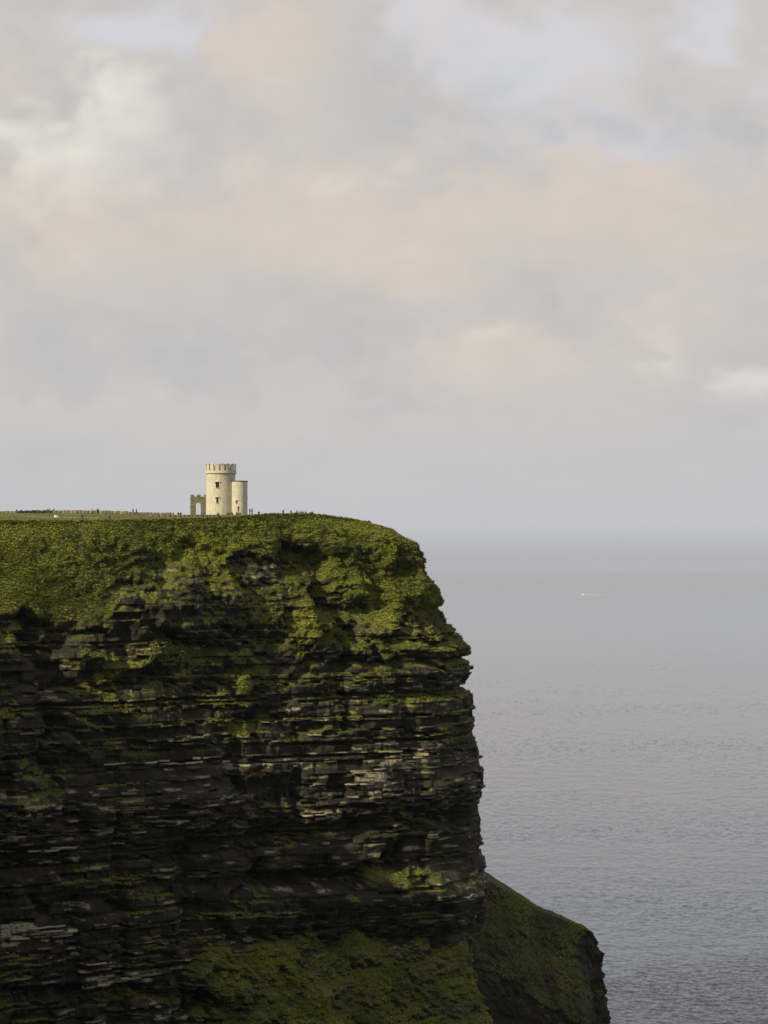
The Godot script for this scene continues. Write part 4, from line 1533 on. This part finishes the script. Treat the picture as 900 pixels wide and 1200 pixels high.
# ------------------------------------------------------------------ boat
func build_boat():
	var dist := 10400.0
	var white := plain(Color(0.8, 0.8, 0.78), 0.5)
	var dark := plain(Color(0.05, 0.06, 0.08), 0.4)
	var b := base("boat", Vector3((683.5 - MID) / FOCAL * dist, -dist * dist / 12742000.0, -dist), 0.0)
	tag(b, "small white boat trailing a wake far out on the sea", "boat")
	# hull: sections from bow (left) to stern
	var st := SurfaceTool.new()
	st.begin(Mesh.PRIMITIVE_TRIANGLES)
	var sec := []
	for i in 9:
		var f := i / 8.0
		var half := 2.6 * sqrt(minf(1.0, f * 1.8 + 0.01))
		var deck := 2.6 - f * 0.9
		sec.append([Vector3(-10 + f * 20, deck, half), Vector3(-9.2 + f * 19, -0.5, half * 0.6), Vector3(-9.2 + f * 19, -0.5, -half * 0.6), Vector3(-10 + f * 20, deck, -half)])
	for i in 8:
		for k in 3: quad(st, sec[i][k + 1], sec[i][k], sec[i + 1][k], sec[i + 1][k + 1])
		quad(st, sec[i][0], sec[i][3], sec[i + 1][3], sec[i + 1][0])
	quad(st, sec[8][1], sec[8][0], sec[8][3], sec[8][2])
	st.generate_normals()
	put("hull", st.commit(), white, b)
	var cab := put("cabin", box_mesh(Vector3(6.0, 3.4, 3.6)), white, b, Vector3(-1.5, 3.6, 0))
	for k in 4:
		put("window", box_mesh(Vector3(0.9, 0.8, 3.66)), dark, cab, Vector3(-2.1 + k * 1.4, 0.6, 0))
	put("wheelhouse", box_mesh(Vector3(3.0, 2.4, 3.0)), white, b, Vector3(-2.2, 6.5, 0))
	put("mast", arc_mesh(0, 360, 0.0, 0.12, 7.6, 12.0, 8), dark, b, Vector3(-1.6, 0, 0))
	# wake: churned foam behind the stern
	var rng := RandomNumberGenerator.new()
	rng.seed = 3
	var w := SurfaceTool.new()
	w.begin(Mesh.PRIMITIVE_TRIANGLES)
	for i in 420:
		var f := rng.randf()
		var x := 11.0 + f * 95.0
		var z := rng.randf_range(-1.0, 1.0) * (2.0 + f * 9.0)
		var r := rng.randf_range(1.0, 2.6) * (1.0 - f * 0.5)
		add_box(w, Vector3(x, 0.35, z), Vector3(r * 2.5, rng.randf_range(0.3, 0.9), r), rng.randf() * TAU)
	w.generate_normals()
	var foam := put("wake", w.commit(), plain(Color(0.75, 0.77, 0.78), 0.9), self, b.position)
	tag(foam, "white foam wake behind the small boat", "wake", "", "stuff")

# ------------------------------------------------------------------ the coast that curves round to the viewpoint, left of the view; its height keeps the sun off the lower face
func build_near_coast(mat: Material):
	var edge := [Vector2(-190, 480), Vector2(-135, 452), Vector2(-124, 425), Vector2(-124, 350), Vector2(-114, 250), Vector2(-72, 130), Vector2(-40, 50), Vector2(-14, 14), Vector2(3, 4), Vector2(8, -20), Vector2(0, -120), Vector2(-60, -300)]
	var line := Curve3D.new()
	for i in edge.size():
		var a: Vector2 = edge[maxi(i - 1, 0)]
		var b: Vector2 = edge[mini(i + 1, edge.size() - 1)]
		var t := (b - a) * 0.16
		line.add_point(Vector3(edge[i].x, 0, edge[i].y), Vector3(-t.x, 0, -t.y), Vector3(t.x, 0, t.y))
	var length := line.get_baked_length()
	var n := int(length / 1.6)
	var rows_ := 96
	var v := PackedVector3Array()
	var grassy := PackedFloat32Array()
	for r in rows_:
		for i in n:
			var at := length * i / (n - 1)
			var p := line.sample_baked(at)
			var e := line.sample_baked(minf(at + 1.0, length)) - line.sample_baked(maxf(at - 1.0, 0.0))
			var out := Vector3(-e.z, 0, e.x).normalized()
			if out.dot(Vector3(1, 0, 0)) < 0.0 and p.z > -100.0: out = -out
			var top := lut([[-30, -1.75], [10, -1.7], [60, 0.5], [130, 4.0], [250, 6.5], [480, 8.0]], p.z) + noise_b.get_noise_2d(p.x * 4.0, p.z * 4.0) * 0.8 * ss(30.0, 100.0, p.z)
			if r >= rows_ - 10:
				var g: float = (r - (rows_ - 10)) / 9.0
				var q := Vector3(lerpf(p.x, -620.0, g * g), EYE + top + 4.0 * g * ss(60.0, 200.0, p.z), -lerpf(p.z, p.z * 0.9, g))
				v.append(q)
				grassy.append(1.2)
				continue
			var down: float = pow(1.0 - r / float(rows_ - 11), 1.3) * (EYE + 12.0)
			var lay := down * 0.45
			var o := lut([[0, 0.0], [8, 3.0], [22, 6.5], [60, 10.0], [120, 15.0], [210, 25.0]], down) * ss(0.0, 60.0, p.z + 60.0)
			o += noise_a.get_noise_3d(at * 1.8, down * 2.2, 31.0) * 3.0 * ss(2.0, 14.0, down) + noise_b.get_noise_3d(at * 9.0, down * 9.0, 3.0) * 1.2 * ss(1.0, 6.0, down)
			o += (hash2(floori(lay), 71) - 0.5) * 1.6 * ss(14.0, 24.0, down)
			v.append(Vector3(p.x + out.x * o, EYE + top - down, -(p.z + out.z * o)))
			grassy.append(1.1 - down * 0.022)
	var vn := PackedVector3Array()
	var col := PackedColorArray()
	var index := PackedInt32Array()
	for r in rows_:
		for i in n:
			var at := r * n + i
			var du := v[r * n + mini(i + 1, n - 1)] - v[r * n + maxi(i - 1, 0)]
			var dv := v[mini(r + 1, rows_ - 1) * n + i] - v[maxi(r - 1, 0) * n + i]
			vn.append(du.cross(dv).normalized())
			var g := v[at]
			var k := grassy[at] + noise_b.get_noise_3d(g.x * 5.0, g.y * 7.0, g.z * 5.0) * 0.7
			if k > 0.55: col.append(TURF_A.lerp(TURF_B, clampf(0.5 + noise_a.get_noise_3d(g.x * 7.0, g.y * 7.0, g.z * 7.0), 0.0, 1.0)))
			else: col.append(Color(0.022, 0.021, 0.017).lerp(Color(0.065, 0.062, 0.045), clampf(0.4 + noise_c.get_noise_3d(g.x * 9.0, g.y * 50.0, g.z * 9.0), 0.0, 1.0)))
			if r < rows_ - 1 and i < n - 1: index.append_array(PackedInt32Array([at, at + 1, at + n, at + 1, at + n + 1, at + n]))
	var arr := []
	arr.resize(Mesh.ARRAY_MAX)
	arr[Mesh.ARRAY_VERTEX] = v
	arr[Mesh.ARRAY_NORMAL] = vn
	arr[Mesh.ARRAY_COLOR] = col
	arr[Mesh.ARRAY_INDEX] = index
	var me := ArrayMesh.new()
	me.add_surface_from_arrays(Mesh.PRIMITIVE_TRIANGLES, arr)
	tag(put("near_headland", me, mat), "grassy cliff coast curving round to the viewpoint", "headland", "", "structure")
